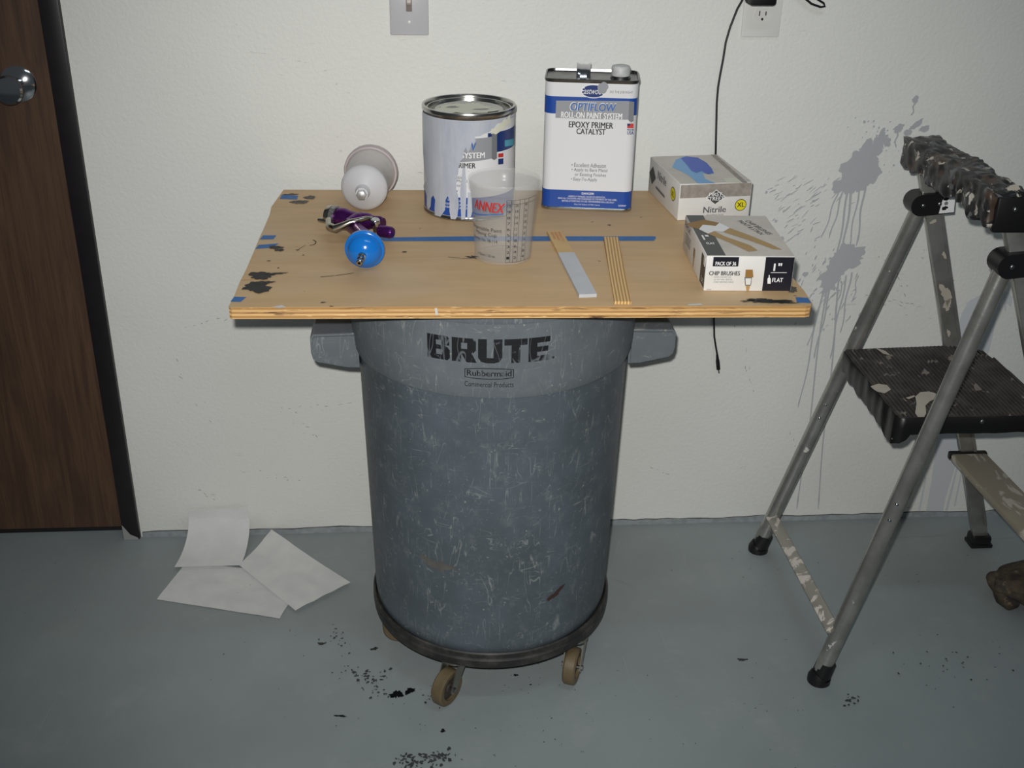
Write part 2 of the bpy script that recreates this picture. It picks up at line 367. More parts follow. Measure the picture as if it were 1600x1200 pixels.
for (x, y, a, b, rot) in ((1386, 222, .010, .008, 1), (1376, 224, .008, .005, 1.1), (1378, 208, .011, .006, 1.2), (1404, 200, .013, .007, .6), (1432, 194, .016, .006, .8), (1418, 207, .01, .006, 0), (1430, 155, .007, .007, 0), (1444, 201, .012, .006, .3)): up.append(pblob(x, y, a, b, rot, .25, 20, x))
up.append(drip(*wpx(1430, 158), *wpx(1424, 180), .004)); up.append(drip(*wpx(1402, 203), *wpx(1398, 230), .004))
wallpaint('paint_splash', up, 'spl')['label'] = 'upper grey paint splash with long drips'
lo = splash([(1322, 402, .034, .030, .3, .3), (1306, 420, .030, .026, .6, .4), (1332, 404, .030, .016, .2, .4), (1298, 440, .016, .026, -.3, .4)], 5)
for (x0, y0, x1, y1, w_) in ((1312, 430, 1277, 795, .0042), (1292, 445, 1246, 795, .004), (1300, 440, 1272, 560, .0045), (1285, 455, 1248, 636, .004), (1330, 425, 1313, 520, .004), (1340, 430, 1333, 470, .003), (1322, 430, 1296, 560, .004), (1282, 470, 1262, 540, .0035), (1316, 440, 1302, 500, .003)):
    lo.append(drip(*wpx(x0, y0), *wpx(x1, y1), w_, 24))
wallpaint('paint_splash', lo, 'spl', .000651)['label'] = 'lower grey paint splash running to the floor'
bp = [(1562, 455), (1574, 456), (1582, 464), (1580, 480), (1573, 474), (1569, 466), (1562, 476), (1556, 500), (1550, 530), (1542, 560), (1532, 600), (1516, 660), (1500, 705), (1489, 740), (1478, 775), (1473, 801), (1446, 803), (1455, 752), (1462, 700), (1470, 650), (1480, 600), (1490, 550), (1497, 510), (1503, 488), (1514, 470), (1535, 459)]
pxfilm('paint_splash', [bp], WS, 'spl2', wall, .0005)['label'] = 'broad pale grey paint run down to the floor'
pxfilm('paint_drip', [[(x + d, y) for x, y, d in ((1496, 722, 0), (1499, 722, 0), (1480, 800, 0), (1476, 800, 0))], [(1445, 745), (1448, 745), (1437, 802), (1434, 802)], [(1503, 730), (1505, 730), (1493, 790), (1490, 790)], [(1569, 463), (1573, 465), (1572, 486), (1569, 485)], [(1561, 460), (1565, 462), (1562, 484), (1558, 483)]], WS, 'spl2', wall, .0005)
fk = []; r = random.Random(11)
for i in range(85):            # thrown flecks, long side along the throw
    tt = r.random() ** .8; x = 1325 - 115 * tt + r.gauss(0, 14); y = 285 + 75 * tt * r.uniform(-.15, 1.5) + r.gauss(0, 7)
    if x < 1195: continue
    L = r.uniform(.002, .013); u, q = wpx(x, y); fk.append(blob(u, q, L, r.uniform(.0006, .0014), r.uniform(.35, .95), .25, 10, i))
for i in range(70):
    x = 1300 + r.gauss(0, 24) - 14 * r.random(); y = 455 + r.gauss(0, 36); u, q = wpx(x, y); fk.append(blob(u, q, r.uniform(.002, .009), r.uniform(.0008, .002), 1.1 + r.gauss(0, .25), .25, 10, i + 500))
for i in range(45):
    u, q = wpx(1365 + r.gauss(0, 30), 225 + r.gauss(0, 28)); a = r.uniform(.0008, .0028); fk.append(blob(u, q, a, a * r.uniform(.6, 1), .9, .25, 9, i + 900))
for (x, y, a) in ((1258, 428, .006), (1222, 372, .004), (1212, 345, .003), (1350, 190, .003), (1197, 300, .003)): fk.append(pblob(x, y, a, a, 0, .2, 14, x))
ff = wallpaint('paint_flecks', fk, 'spl', .000627); ff['kind'] = 'stuff'
sm = []; r = random.Random(4)      # thin dark scuffs
for (x, y, dx, dy, nn, sp_) in ((340, 498, 50, -12, 9, 5), (500, 632, 60, -4, 9, 5), (470, 665, 30, 20, 8, 8), (440, 745, 30, 6, 8, 7), (322, 770, 14, 6, 7, 6), (1170, 590, 6, 18, 5, 4), (1160, 540, 12, 30, 4, 5), (1395, 470, 40, 6, 16, 5), (1400, 430, 20, 30, 14, 9), (1030, 735, 12, 3, 4, 3), (1240, 700, 5, 25, 6, 3), (290, 600, 30, 40, 8, 20)):
    for i in range(nn):
        tt = i / max(1, nn - 1) - .5; u, q = wpx(x + dx * 2 * tt + r.gauss(0, sp_ * .5), y + dy * 2 * tt + r.gauss(0, sp_ * .5)); sm.append(blob(u, q, r.uniform(.001, .006), r.uniform(.0003, .0008), math.atan2(-dy, dx) + r.gauss(0, .25), .2, 8, r.random()))
M['scuff'] = plain('wall_scuff', (150, 150, 147), .6)
wallpaint('scuff_marks', sm, 'scuff')['kind'] = 'stuff'

# floor dirt
FS = Plane((0, 0, 0), (1, 0, 0), (0, 1, 0), (0, 0, 1))
M['oil'] = plain('black_oil', (22, 23, 25), .18); M['dirt'] = plain('dried_dirt', (66, 70, 70), .6, mott=.3); M['whitescuff'] = plain('pale_scuff', (150, 156, 154), .5)
for (x, y, a, b, rot) in ((620, 1085, .0105, .0125, 0), (640, 1080, .010, .008, .3), (502, 1006, .007, .005, .2), (585, 1014, .007, .0045, .1), (532, 1119, .010, .003, -.2), (806, 1055, .005, .003, -.5), (1160, 1031, .009, .004, .1), (829, 1070, .002, .002, 0), (692, 1142, .005, .004, .4)):
    u, q = FS.px(x, y); film('oil_spot', [blob(u, q, a, b, rot, .4, 22, x)], FS, 'oil', fl, .0006)
sp = []; r = random.Random(9)
for (x, y, sx, sy, nn, mx) in ((530, 1000, 14, 10, 26, .003), (548, 1050, 12, 8, 16, .003), (580, 1060, 16, 10, 34, .0042), (594, 1082, 8, 6, 14, .003), (672, 1088, 10, 8, 14, .003), (640, 1192, 16, 8, 46, .0045), (684, 1188, 14, 7, 46, .0045), (820, 1062, 25, 14, 12, .0015), (1300, 880, 120, 50, 26, .0018), (900, 1130, 160, 40, 30, .0016), (460, 900, 60, 60, 14, .0015), (1490, 1040, 50, 25, 30, .003), (1240, 1090, 60, 40, 14, .0016), (700, 1110, 220, 40, 30, .0014), (1330, 1096, 10, 4, 16, .004)):
    for i in range(nn):
        u, q = FS.px(x + r.gauss(0, sx), y + r.gauss(0, sy)); a = mx * r.uniform(.3, 1); sp.append(blob(u, q, a, a * r.uniform(.4, 1), r.uniform(0, 3), .35, 9, r.random()))
film('dirt_specks', sp, FS, 'dirt', fl, .0004)['kind'] = 'stuff'
ws = []
for (x0, y0, x1, y1) in ((1395, 945, 1432, 940), (1400, 928, 1412, 924), (1160, 1058, 1205, 1092), (1360, 842, 1480, 836), (1550, 842, 1590, 840), (1100, 1010, 1112, 1000), (960, 905, 990, 915)):
    a = FS.px(x0, y0); b = FS.px(x1, y1); ws.append(drip(*a, *b, .0025, 8, .001))
film('pale_scuffs', ws, FS, 'whitescuff', fl, .0003)['kind'] = 'stuff'

# ================================================================== wall fixtures
PZ = 1.128
def plate(root, x, mat, wd, hh):
    m = MB().box((x - wd / 2, DW - .006, PZ), (x + wd / 2, DW - .0002, PZ + hh), .0028); return obj('plate', m, mat, root)
sx = -.0268
sw = thing('light_switch', (sx, DW, PZ), 'pale grey toggle light switch plate on the wall', 'light switch')
plate(sw, sx, 'plate', .0735, .118)
obj('toggle_slot', MB().box((sx - .0056, DW - .0068, PZ + .044), (sx + .0056, DW - .0058, PZ + .074)), plain('toggle_slot', (120, 104, 98), .5), sw, smooth=False)
tg = MB().box((-.0042, -.016, -.006), (.0042, 0, .006), .0015).xf(Matrix.Translation((sx, DW - .0058, PZ + .060)) @ Matrix.Rotation(-.5, 4, 'X')); obj('toggle', tg, 'ivory', sw)
for z in (.0245, .0935): obj('screw', MB().lathe([(0, 0), (.0032, 0), (.0028, .0012), (0, .0016)], 14).xf(axis_m((sx, DW - .006, PZ + z), (0, -1, 0))), 'outplate', sw)
ox = .6557
ou = thing('wall_outlet', (ox, DW, PZ), 'white duplex wall outlet with a black adapter plugged in', 'outlet')
plate(ou, ox, 'outplate', .0762, .122)
M['slot'] = plain('outlet_slot', (40, 30, 28), .7)
for zc in (.0415, .0805):
    pg = [(u * .0165, max(-.0125, min(.0125, q * .0165))) for u, q in [(math.cos(2 * PI * i / 32), math.sin(2 * PI * i / 32)) for i in range(32)]]
    f = obj('receptacle', MB().prism(pg, (ox, DW - .0058, PZ + zc), (1, 0, 0), (0, 0, 1), (0, -.0018, 0)), 'outplate', ou)
    for dx, h in ((-.0063, .0045), (.0063, .0036)): obj('slot', MB().box((ox + dx - .0011, DW - .0079, PZ + zc + .0035 - h), (ox + dx + .0011, DW - .0074, PZ + zc + .0035 + h)), 'slot', f, smooth=False)
    obj('slot', MB().prism([(.0024 * math.cos(i * PI / 6), .0026 * math.sin(i * PI / 6)) for i in range(12)], (ox, DW - .0074, PZ + zc - .0072), (1, 0, 0), (0, 0, 1), (0, -.0005, 0)), 'slot', f, smooth=False)
obj('screw', MB().lathe([(0, 0), (.0032, 0), (.0028, .0012), (0, .0016)], 14).xf(axis_m((ox, DW - .006, PZ + .061), (0, -1, 0))), 'outplate', ou)
ch = thing('charger', (ox, DW - .03, PZ + .07), 'black plug-in charger with thin cord hanging down behind the board', 'charger')
a0 = ony(1172, 0, DW - .05); a1 = ony(1214, 4, DW - .05); az = ony(1195, 10, DW - .05).z
obj('adapter', MB().box((a0.x, DW - .052, az), (a1.x, DW - .0078, az + .062), .006), 'black', ch)
pts = [(1195, -36), (1176, -34), (1166, -20), (1160, 0), (1152, 14), (1141, 42), (1134, 66), (1130, 92), (1125, 118), (1122, 136), (1120, 160), (1119, 200), (1118, 250), (1117, 320), (1116.5, 400), (1116, 470), (1115.5, 500), (1116, 526), (1119, 545), (1121, 556)]
off = [.030, .022, .016, .012] + [.008] * 16
obj('cord', MB().tube([ony(x, y, DW - f) for (x, y), f in zip(pts, off)], .0022, 8), 'cord', ch)
e0, e1, e2 = ony(1120.5, 554, DW - .008), ony(1122.5, 577, DW - .008), ony(1123.5, 583, DW - .008)
obj('plug', MB().tube([e0, e0.lerp(e1, .3), e0.lerp(e1, .45), e1], [.0026, .0035, .0045, .0045], 10), 'black', ch)
obj('plug_tip', MB().tube([e1, e2], .0016, 8), 'dullmetal', ch)
lp = [(1222, -34), (1240, -20), (1256, -4), (1268, 6), (1282, 11), (1289, 10), (1287, 5), (1276, -2), (1262, -12), (1246, -30), (1228, -40)]
obj('cord_loop', MB().tube([ony(x, y, DW - .012 - .004 * (i > 5)) for i, (x, y) in enumerate(lp)], .0022, 8), 'cord', ch)

# ================================================================== trash can on its dolly
ZT, ZB = .8415, .8225            # board top / underside
BX, BY = .1168, 1.8963
tcan = thing('trash_can', (BX, BY, .106), 'scratched grey round plastic trash can under the plywood board', 'trash can')
ZR = .659
C0 = Matrix.Translation((BX, BY, 0))
obj('body', MB().lathe([(0, .106), (.205, .106), (.220, .110), (.2285, .122), (.2300, .14), (.2436, ZR + .01), (.2470, .70), (.2470, .80), (.2440, .80), (.2400, ZR), (.2255, .13), (.2, .113), (0, .113)], 96).xf(C0), 'can', tcan)
obj('upper_band', MB().lathe([(.2440, ZR - .001), (.2490, ZR - .001), (.2515, ZR + .006), (.2532, ZR + .022), (.2540, ZR + .040), (.2548, .800), (.2468, .800), (.2468, .70), (.2440, ZR + .01)], 96, True).xf(C0), 'canband', tcan)
obj('rim', MB().lathe([(.2545, .791), (.2590, .793), (.2605, .798), (.2605, .8175), (.2585, .8215), (.2470, .8215), (.2440, .816), (.2440, .798)], 96, True).xf(C0), 'canrim', tcan)
def rb(v): return .2532 + .0016 * max(0, (v - ZR - .022) / .14)
for s in (-1, 1):
    z0 = ony(493, 545, BY).z; o = (.2350, .326)
    pg = [(.2400, z0 - .012), (.262, z0 - .011), (.300, z0 - .003), (.314, z0 + .000), (.3205, z0 + .006), (.3235, z0 + .018), (.3235, z0 + .046), (.318, z0 + .053), (.2400, z0 + .055)]
    h = MB().prism([(BX + s * x, z) for x, z in pg], (0, BY - .060, 0), (1, 0, 0), (0, 0, 1), (0, .12, 0))
    bm = bmesh.new(); vv = [bm.verts.new(p) for p in h.v]; [bm.faces.new([vv[i] for i in f]) for f in h.f]
    bmesh.ops.recalc_face_normals(bm, faces=bm.faces[:]); bmesh.ops.bevel(bm, geom=[e for e in bm.edges if abs((e.verts[0].co - e.verts[1].co).y) < 1e-5], offset=.004, segments=2, affect='EDGES')
    obj('handle', MB().bm(bm), 'canband', tcan)
BS = Cyl((BX, BY, 0), .254, .012, rb)
def btext(s, x0, x1, y0, y1, mat, bold): return pxtext(s, BS, x0, x1, y0, y1, mat, tcan, bold, .0006)
q4 = lambda x0, x1, y0, y1: [(x0, y0), (x1, y0), (x1, y1), (x0, y1)]
GLYPH = {'B': [q4(0, .40, 0, 1), q4(.40, .78, .80, 1), q4(.40, .80, .42, .60), q4(.40, .80, 0, .20), [(.64, .60), (.98, .62), (.98, .92), (.88, 1), (.78, 1), (.78, .80), (.64, .80)], [(.66, .20), (.80, .20), (.80, 0), (.90, 0), (1, .10), (1, .42), (.92, .52), (.80, .60), (.80, .42), (.66, .42)]],
         'R': [q4(0, .38, 0, 1), q4(.38, .78, .80, 1), q4(.38, .70, .36, .55), [(.62, .55), (.70, .36), (.86, .38), (.97, .52), (.97, .86), (.88, 1), (.78, 1), (.78, .80), (.62, .80)], [(.38, .36), (.60, 0), (1, 0), (.80, .38), (.70, .36)]],
         'U': [q4(0, .36, .22, 1), q4(.64, 1, .22, 1), [(0, .22), (.12, .06), (.32, 0), (.68, 0), (.88, .06), (1, .22), (.64, .22), (.36, .22)]],
         'T': [q4(0, 1, .74, 1), q4(.31, .69, 0, .74)], 'E': [q4(0, .40, 0, 1), q4(.40, 1, .77, 1), q4(.40, .92, .39, .61), q4(.40, 1, 0, .23)]}
# letters one beside another, squeezed to the stencil's heavy widths
for chx, x0, x1 in (('B', 668, 703), ('R', 706, 745), ('U', 747, 785), ('T', 788, 824), ('E', 826, 859)):
    um = BS.px((x0 + x1) / 2, 550)[0]; ua = BS.px(x0, 545)[0]; ub = BS.px(x1, 545)[0]
    vb, vt = BS.px(765, 567.5)[1], BS.px(765, 530)[1]
    film('lettering', [[(ua + (ub - ua) * x, vb + (vt - vb) * y) for x, y in pg] for pg in GLYPH[chx]], BS, 'brute', tcan, .0006)
u, q = BS.px(864, 558); film('lettering', [oval(u, q, .0022, .0022, 12)], BS, 'brute', tcan, .0006)
ua, vb = BS.px(726, 594); ub, vt = BS.px(803, 576); vb = BS.px(765, 593)[1]; vt = BS.px(765, 575)[1]; um = (ua + ub) / 2
fr = [(ua, vb + .0025), (um - .02, vb + .0005), (um, vb), (um + .02, vb + .0005), (ub, vb + .0025), (ub, vt - .0025), (um + .02, vt - .0005), (um, vt), (um - .02, vt - .0005), (ua, vt - .0025)]
inn = [(um + (a - um) * .968, (vb + vt) / 2 + (b - (vb + vt) / 2) * .86) for a, b in fr]
film('logo_frame', [[fr[i], fr[(i + 1) % 10], inn[(i + 1) % 10], inn[i]] for i in range(10)], BS, 'blackprint', tcan, .0006)
text('Rubbermaid', BS, ua + .004, ub - .004, vb + .0055, vt - .0045, 'brute', tcan, .022, .0006)
vb, vt = BS.px(765, 605)[1], BS.px(765, 597)[1]; text('Commercial Products', BS, ua, ub, vb, vt, 'blackprint', tcan, .016, .0006)
BODY = Cyl((BX, BY, 0), .235, .012, lambda v: .2300 + (.2436 - .2300) * (v - .14) / (.529))
u, q = BODY.px(868, 927); film('rust_stain', [blob(u, q, .018, .006, .55, .35, 24, 4)], BODY, 'rust', tcan, .0006)
M['clay'] = plain('clay_stain', (104, 102, 97), .7, mott=.25, ms=60)
u, q = BODY.px(682, 882); film('clay_stain', [blob(u, q, .026, .012, -.1, .5, 30, 8)], BODY, 'clay', tcan, .0005)

dol = thing('trash_can_dolly', (BX, BY, 0), 'black round wheeled dolly carrying the grey trash can', 'dolly')
obj('deck', MB().lathe([(0, .098), (.226, .098), (.2285, .1), (.2310, .122), (.2335, .1235), (.2360, .121), (.2360, .112), (.2325, .109), (.2365, .106), (.2350, .090), (.231, .087), (.215, .087), (.212, .090), (0, .090)], 96).xf(C0), 'dolly', dol)
def caster(pos, wheel_n, first=None):
    # pos = floor contact; wheel_n = horizontal axis of the wheel
    wn = V(wheel_n).normalized(); fw_ = V((-wn.y, wn.x, 0)); c = V((pos[0], pos[1], .0365))
    st = V(pos).copy(); d = V((BX - pos[0], BY - pos[1], 0)).normalized()
    if fw_.dot(d) < 0: fw_ = -fw_
    stem = c + fw_ * .028; stem.z = .089
    f = MB(); f.lathe([(0, 0), (.021, 0), (.021, -.006), (.017, -.010), (0, -.010)], 20).xf(Matrix.Translation(stem))
    for s in (-1, 1):
        o_ = wn * s * .0155; pg = [stem + fw_ * -.016, stem + fw_ * .016, c + fw_ * .009 + V((0, 0, -.003)), c + fw_ * -.004 + V((0, 0, -.011)), c + fw_ * -.010 + V((0, 0, -.002))]
        pg = [p + o_ - V((0, 0, .008 if i < 2 else 0)) for i, p in enumerate(pg)]; dd = wn * s * .0025; k = len(pg)
        f.add(pg + [p + dd for p in pg], [tuple(range(k)), tuple(range(k, 2 * k))] + [(i, (i + 1) % k, k + (i + 1) % k, k + i) for i in range(k)])
    ca = obj('caster', f, 'fork', dol)
    wh = MB().lathe([(.024, -.0115), (.033, -.0122), (.0362, -.009), (.0365, 0), (.0362, .009), (.033, .0122), (.024, .0115)], 36, True).xf(axis_m(c, wn)); obj('wheel', wh, 'wheel', ca)
    obj('wheel_hub', MB().lathe([(0, -.0085), (.008, -.0095), (.011, -.0065), (.0245, -.006), (.0245, .006), (.011, .0065), (.008, .0095), (0, .0085)], 28).xf(axis_m(c, wn)), 'wheelhub', ca)
    obj('axle_bolt', MB().lathe([(0, -.021), (.005, -.021), (.005, -.018), (.0035, -.018), (.0035, .018), (.005, .018), (.005, .021), (0, .021)], 6).xf(axis_m(c, wn)), 'dullmetal', ca)
c1, c2, c3 = FS.px(698, 1096), FS.px(893, 1063), FS.px(617, 1003)
caster((c1[0], c1[1], 0), (.80, -.60, 0)); caster((c2[0], c2[1], 0), (.93, -.36, 0)); caster((c3[0] + .012, c3[1] + .01, 0), (.1, -1, 0))
caster((BX + .17, BY + .10, 0), (.5, .8, 0)); caster((BX - .04, BY + .19, 0), (.9, .3, 0))

# ================================================================== the plywood board
TX, TY, TYAW, TW, TD = .1457, 1.5917, -.0249, .887, .605
ex = V((math.cos(TYAW), math.sin(TYAW), 0)); ey = V((-ex.y, ex.x, 0)); TO = V((TX, TY, ZT))
TS = Plane(TO, ex, ey, (0, 0, 1))
bd = thing('plywood_board', (TX, TY, ZB), 'plywood board used as a table on top of the trash can', 'board', TYAW)
hw = TW / 2
edge = [(-hw + .004, .0), (hw - .012, 0), (hw - .004, .003), (hw, .011)] + [(hw + .002 * math.sin(i * 1.7), .011 + (TD - .011) * i / 12) for i in range(1, 12)] + [(hw - .002, TD)]
lx = [TS.px(*p) for p in ((442, 299), (437, 305), (424, 323), (421, 336), (412, 357), (406, 370), (397, 392), (385, 420), (374, 442), (366, 462), (357, 479))]
edge += [(lx[0][0], TD)] + [(u, min(q, TD - .002)) for u, q in lx[1:]]
mb = MB(); k = len(edge); top = [TO + ex * u + ey * q for u, q in edge]
mb.cur = 0; mb.add(top, [tuple(range(k))])
mb.cur = 1; lay = []
rows = [0, -.0012, -.0045, -.0055, -.0095, -.0105, -.0145, -.019]; ins = [0, .0, .0004, .0011, .0002, .0012, .0003, .0006]
cen = TO + ey * TD / 2
allv = []
for r_, (dz, i_) in enumerate(zip(rows, ins)):
    for p in top:
        dirn = (cen - p); dirn.z = 0; dirn.normalize(); allv.append(p + dirn * (i_ + (.0008 * noise.noise(p * 30 + V((0, 0, r_ * 3))) if r_ else 0)) + V((0, 0, dz)))
mb.add(allv, [(r_ * k + i, r_ * k + (i + 1) % k, (r_ + 1) * k + (i + 1) % k, (r_ + 1) * k + i) for r_ in range(len(rows) - 1) for i in range(k)] + [tuple((len(rows) - 1) * k + i for i in range(k))[::-1]])
obj('sheet', mb, ['ply', 'plyedge'], bd, smooth=False)
def bpoly(name, pts, mat, e=.0005): return pxfilm(name, pts if isinstance(pts[0], list) else [pts], TS, mat, bd, e)
def tape(pts): return bpoly('tape_strip', pts, 'tape', .0004)
tape([(590, 371.5), (700, 370), (735, 369.5), (1024, 369.5), (1025, 372), (1022, 376.5), (735, 377), (600, 377)])
tape([(437, 311), (464, 312), (466, 306), (446, 304.5), (440, 305)]); tape([(406, 374.5), (427, 374), (432, 368), (411, 368)]); tape([(399, 389), (425, 387.5), (436, 380.5), (404, 383)]); tape([(360, 471.5), (376, 472), (385, 464.5), (366, 464)])
tape([(1245, 473), (1268, 474), (1262, 465.5), (1243, 464.5)])
def smudge(mat, *bl):
    if len(bl) > 4: return [smudge(mat, b) for b in bl]
    return film('paint_smudge', [blob(*TS.px(x, y), a, b, rot, rag, 40, x + y) for x, y, a, b, rot, rag in bl], TS, mat, bd, .0007)
smudge('blackspray', (408, 431, .019, .017, .2, .26), (402, 449, .021, .023, .1, .24), (430, 428, .019, .004, .2, .3), (413, 442, .014, .006, .1, .3)); smudge('blackspray', (431, 387, .011, .009, .2, .28), (437, 391, .007, .007, 0, .35)); smudge('blackspray', (455, 304, .014, .004, .0, .5))
smudge('greyspray', (468, 316, .016, .011, .3, .22), (484, 309, .012, .010, .2, .22))
smudge('blackspray', (1200, 470.5, .030, .0085, -.05, .38), (1218, 473, .022, .005, -.05, .35), (1190, 469, .016, .006, 0, .4)); smudge('greyspray', (1178, 470, .015, .006, 0, .6)); smudge('greyspray', (1236, 452, .010, .013, 0, .3))
smudge('blackspray', (632, 394, .004, .003, 0, .2), (952, 352, .003, .003, 0, .3), (474, 399, .002, .002, 0, .2), (420, 408, .003, .002, 0, .3), (505, 473, .004, .002, 0, .4), (518, 479, .003, .0015, 0, .4), (738, 402, .010, .005, -.3, .6), (465, 391, .003, .002, 0, .3), (435, 419, .0015, .002, 0, .3))
def scratch(name, pts, w, mat):
    P = [TS.px(*p) for p in pts]; q = []
    for a, b in zip(P, P[1:]): q.append(drip(*a, *b, w, 4, .0003))
    return film(name, q, TS, mat, bd, .0006)
scratch('scratch', [(501, 433), (525, 431), (553, 427)], .0022, 'blackspray'); scratch('scratch', [(700, 402), (722, 404), (740, 404)], .0018, 'greyspray'); scratch('scratch', [(466, 390), (478, 383)], .0012, 'blackspray'); scratch('scratch', [(484, 384), (492, 382), (494, 378), (489, 375)], .0022, 'blackspray')
scratch('scratch', [(376, 438), (400, 437), (420, 438.5)], .0022, 'barewood')
M['whitedab'] = plain('white_dab', (206, 206, 204), .5)
ES = Plane(TO, ex, (0, 0, 1), -ey)
pxfilm('paint_dab', [[(679, 481), (683, 480.5), (684.5, 491), (681, 492)]], ES, 'whitedab', bd, .0022)
bpoly('paint_dab', [(426, 480), (440, 477), (447, 480.5), (436, 482)], 'whitedab'); bpoly('paint_dab', [(1074, 476), (1095, 474.5), (1098, 477), (1076, 478)], 'whitedab')

# ================================================================== things on the board
M['tin'] = plain('tin_plate', (178, 178, 174), .22, 1, mott=.15, ms=40)
M['tindark'] = plain('dull_tin', (120, 120, 118), .3, 1, mott=.3, ms=50)
M['white'] = plain('white_label', (226, 227, 230), .35)
M['blue'] = plain('label_blue', (30, 74, 158), .35)
M['navy'] = plain('label_navy', (22, 50, 112), .35)
M['lgrey'] = plain('label_grey', (150, 152, 158), .4)
M['mgrey'] = plain('label_mid_grey', (120, 122, 126), .4)
M['ptwhite'] = plain('white_print', (240, 240, 240), .4)
M['ptblack'] = plain('dark_print', (30, 30, 36), .4)
M['ptgrey'] = plain('grey_print', (100, 100, 106), .4)
M['ptblue'] = plain('blue_print', (64, 108, 178), .4)
M['red'] = plain('red_print', (196, 52, 48), .4)
M['teal'] = plain('teal_print', (72, 160, 186), .4)
M['cream'] = plain('cream_paint', (222, 222, 204), .5)
t = NT('wet_grey_primer'); c = t.mix(t.ramp(t.noise(30, 4, .6, .4, scale=(1, 1, .3)), .35, .65), srgb(176, 182, 196), srgb(192, 197, 206)); t.bump(t.noise(60, 3, .6, .5, scale=(1, 1, .25)), .5, .002); M['primerwet'] = t.set(c, .32)

# ---- round paint can
PX, PY, PR, PH = .0799, 2.0848, .0835, .1955
pc = thing('paint_can', (PX, PY, ZT), 'round gallon paint can smeared with grey primer', 'paint can')
C1 = Matrix.Translation((PX, PY, ZT + .0004))
obj('body', MB().lathe([(0, .004), (.0800, .004), (.0815, 0), (.0848, 0), (.0855, .0025), (.0840, .0045), (PR, .006), (PR, .187), (.0845, .1885), (.0800, .1885), (.0800, .006), (0, .006)], 80).xf(C1), 'tin', pc)
obj('label_sheet', MB().lathe([(PR + .0003, .0075), (PR + .0003, .1835)], 80).xf(C1), 'white', pc)
obj('rim', MB().lathe([(.0838, .186), (.0856, .1885), (.0858, .193), (.0850, .1955), (.0810, .1955), (.0796, .193), (.0790, .1885), (.0760, .188), (.0755, .1845), (.0730, .1835), (.0730, .1825), (.0800, .1825)], 80, True).xf(C1), 'tin', pc)
ld = obj('lid', MB().lathe([(0, .1860), (.058, .1855), (.062, .1866), (.0645, .1850), (.0685, .1836), (.0735, .1838), (.0748, .190), (.0762, .1908), (.0762, .1840), (.05, .1815), (0, .1815)], 80).xf(C1), 'tin', pc)
LS = Plane((PX, PY, ZT + .1864), (1, 0, 0), (0, 1, 0), (0, 0, 1))
film('dried_paint', [blob(-.006, .0, .050, .044, 0, .2, 40, 3)], LS, 'cream', ld, .0005); film('dried_paint', [blob(-.03, .012, .012, .006, .4, .4, 24, 5), blob(.022, -.006, .018, .003, .1, .4, 24, 6)], LS, 'mgrey', ld, .0011)
PS = Cyl((PX, PY, ZT), PR, .005)
def pf(nm, polys, mat, e): return film(nm, [[(u, max(q, .0015)) for u, q in (PS.px(*p) for p in pg)] for pg in polys], PS, mat, pc, e)
vb = PS.px(732, 340)[1]; v1 = PS.px(732, 309)[1]
film('label_band', [rect(-.13, .13, .0085, v1)], PS, 'blue', pc, .0006)
v0, v1 = PS.px(787, 235)[1], PS.px(787, 204)[1]; u0 = PS.px(762, 220)[0]
film('label_band', [rect(u0, .14, v0, v1)], PS, 'navy', pc, .0006)
pf('label_swatch', [[(788, 219), (802, 216), (802, 226), (788, 229)]], 'teal', .0009)
pf('label_panel', [[(690, 215), (770, 213), (770, 247), (690, 252)]], 'lgrey', .0008); pf('label_roller', [[(768, 206), (776, 205), (776, 247), (772, 250), (768, 248)]], 'mgrey', .0011)
pxtext('OPTIFLOW', PS, 679, 743, 222, 234, 'ptblue', pc, .03, .0011, shear=.1); pxtext('PAINT SYSTEM', PS, 690, 757, 238, 247, 'ptwhite', pc, .02, .0013)
pxtext('EPOXY PRIMER', PS, 684, 743, 254, 262, 'ptblack', pc, .025, .0008)
for s_, x0, x1, y0 in (('Excellent Adhesion', 676, 728, 272), ('Apply to Bare Metal', 676, 730, 279), ('or Existing Finishes', 680, 729, 286), ('Easy-To-Apply', 676, 716, 293)): pxtext(s_, PS, x0, x1, y0, y0 + 6, 'ptgrey', pc, .012, .0008)
for y0, x0, x1 in ((312, 700, 728), (318, 690, 735), (323, 690, 735)): pxtext('DANGER READ CAUTIONS', PS, x0, x1, y0, y0 + 3, 'ptwhite', pc, .01, .0009)
pf('flag_print', [[(778, 240), (786, 239), (786, 245), (778, 246)]], 'red', .0009); pf('flag_print', [[(778, 248), (786, 247), (786, 256), (778, 257)]], 'navy', .0009)
# primer that ran down over the label
gp = [(808, 168), (806, 174), (802, 180), (796, 186), (786, 190), (776, 193), (771, 200), (764, 206), (757, 208), (750, 212), (742, 213), (743, 220), (740, 226), (737, 222), (735, 232), (731, 238), (728, 230), (725, 236), (723, 248), (719, 252), (717, 262), (716, 272), (713, 280), (713, 296), (716, 304), (717, 320), (715, 338), (711, 345), (705, 344), (703, 330), (703, 312), (700, 306), (697, 312), (696, 328), (692, 334), (688, 342), (681, 341), (680, 326), (681, 312), (678, 305), (675, 309), (674, 322), (671, 328), (668, 322), (668, 306), (666, 298), (663, 292)]
P = [(u, max(q, .0015)) for u, q in (PS.px(*p) for p in gp)]; top_v = .1835; tail = [(-.10, P[-1][1] + .02), (-.13, .12), (-.135, top_v), (-.07, top_v), (0, top_v), (.05, top_v), (.09, top_v), (.10, top_v - .004)]
film('primer_run', [P[1:] + tail], PS, 'primerwet', pc, .0016)['label'] = 'grey primer dried over the label'
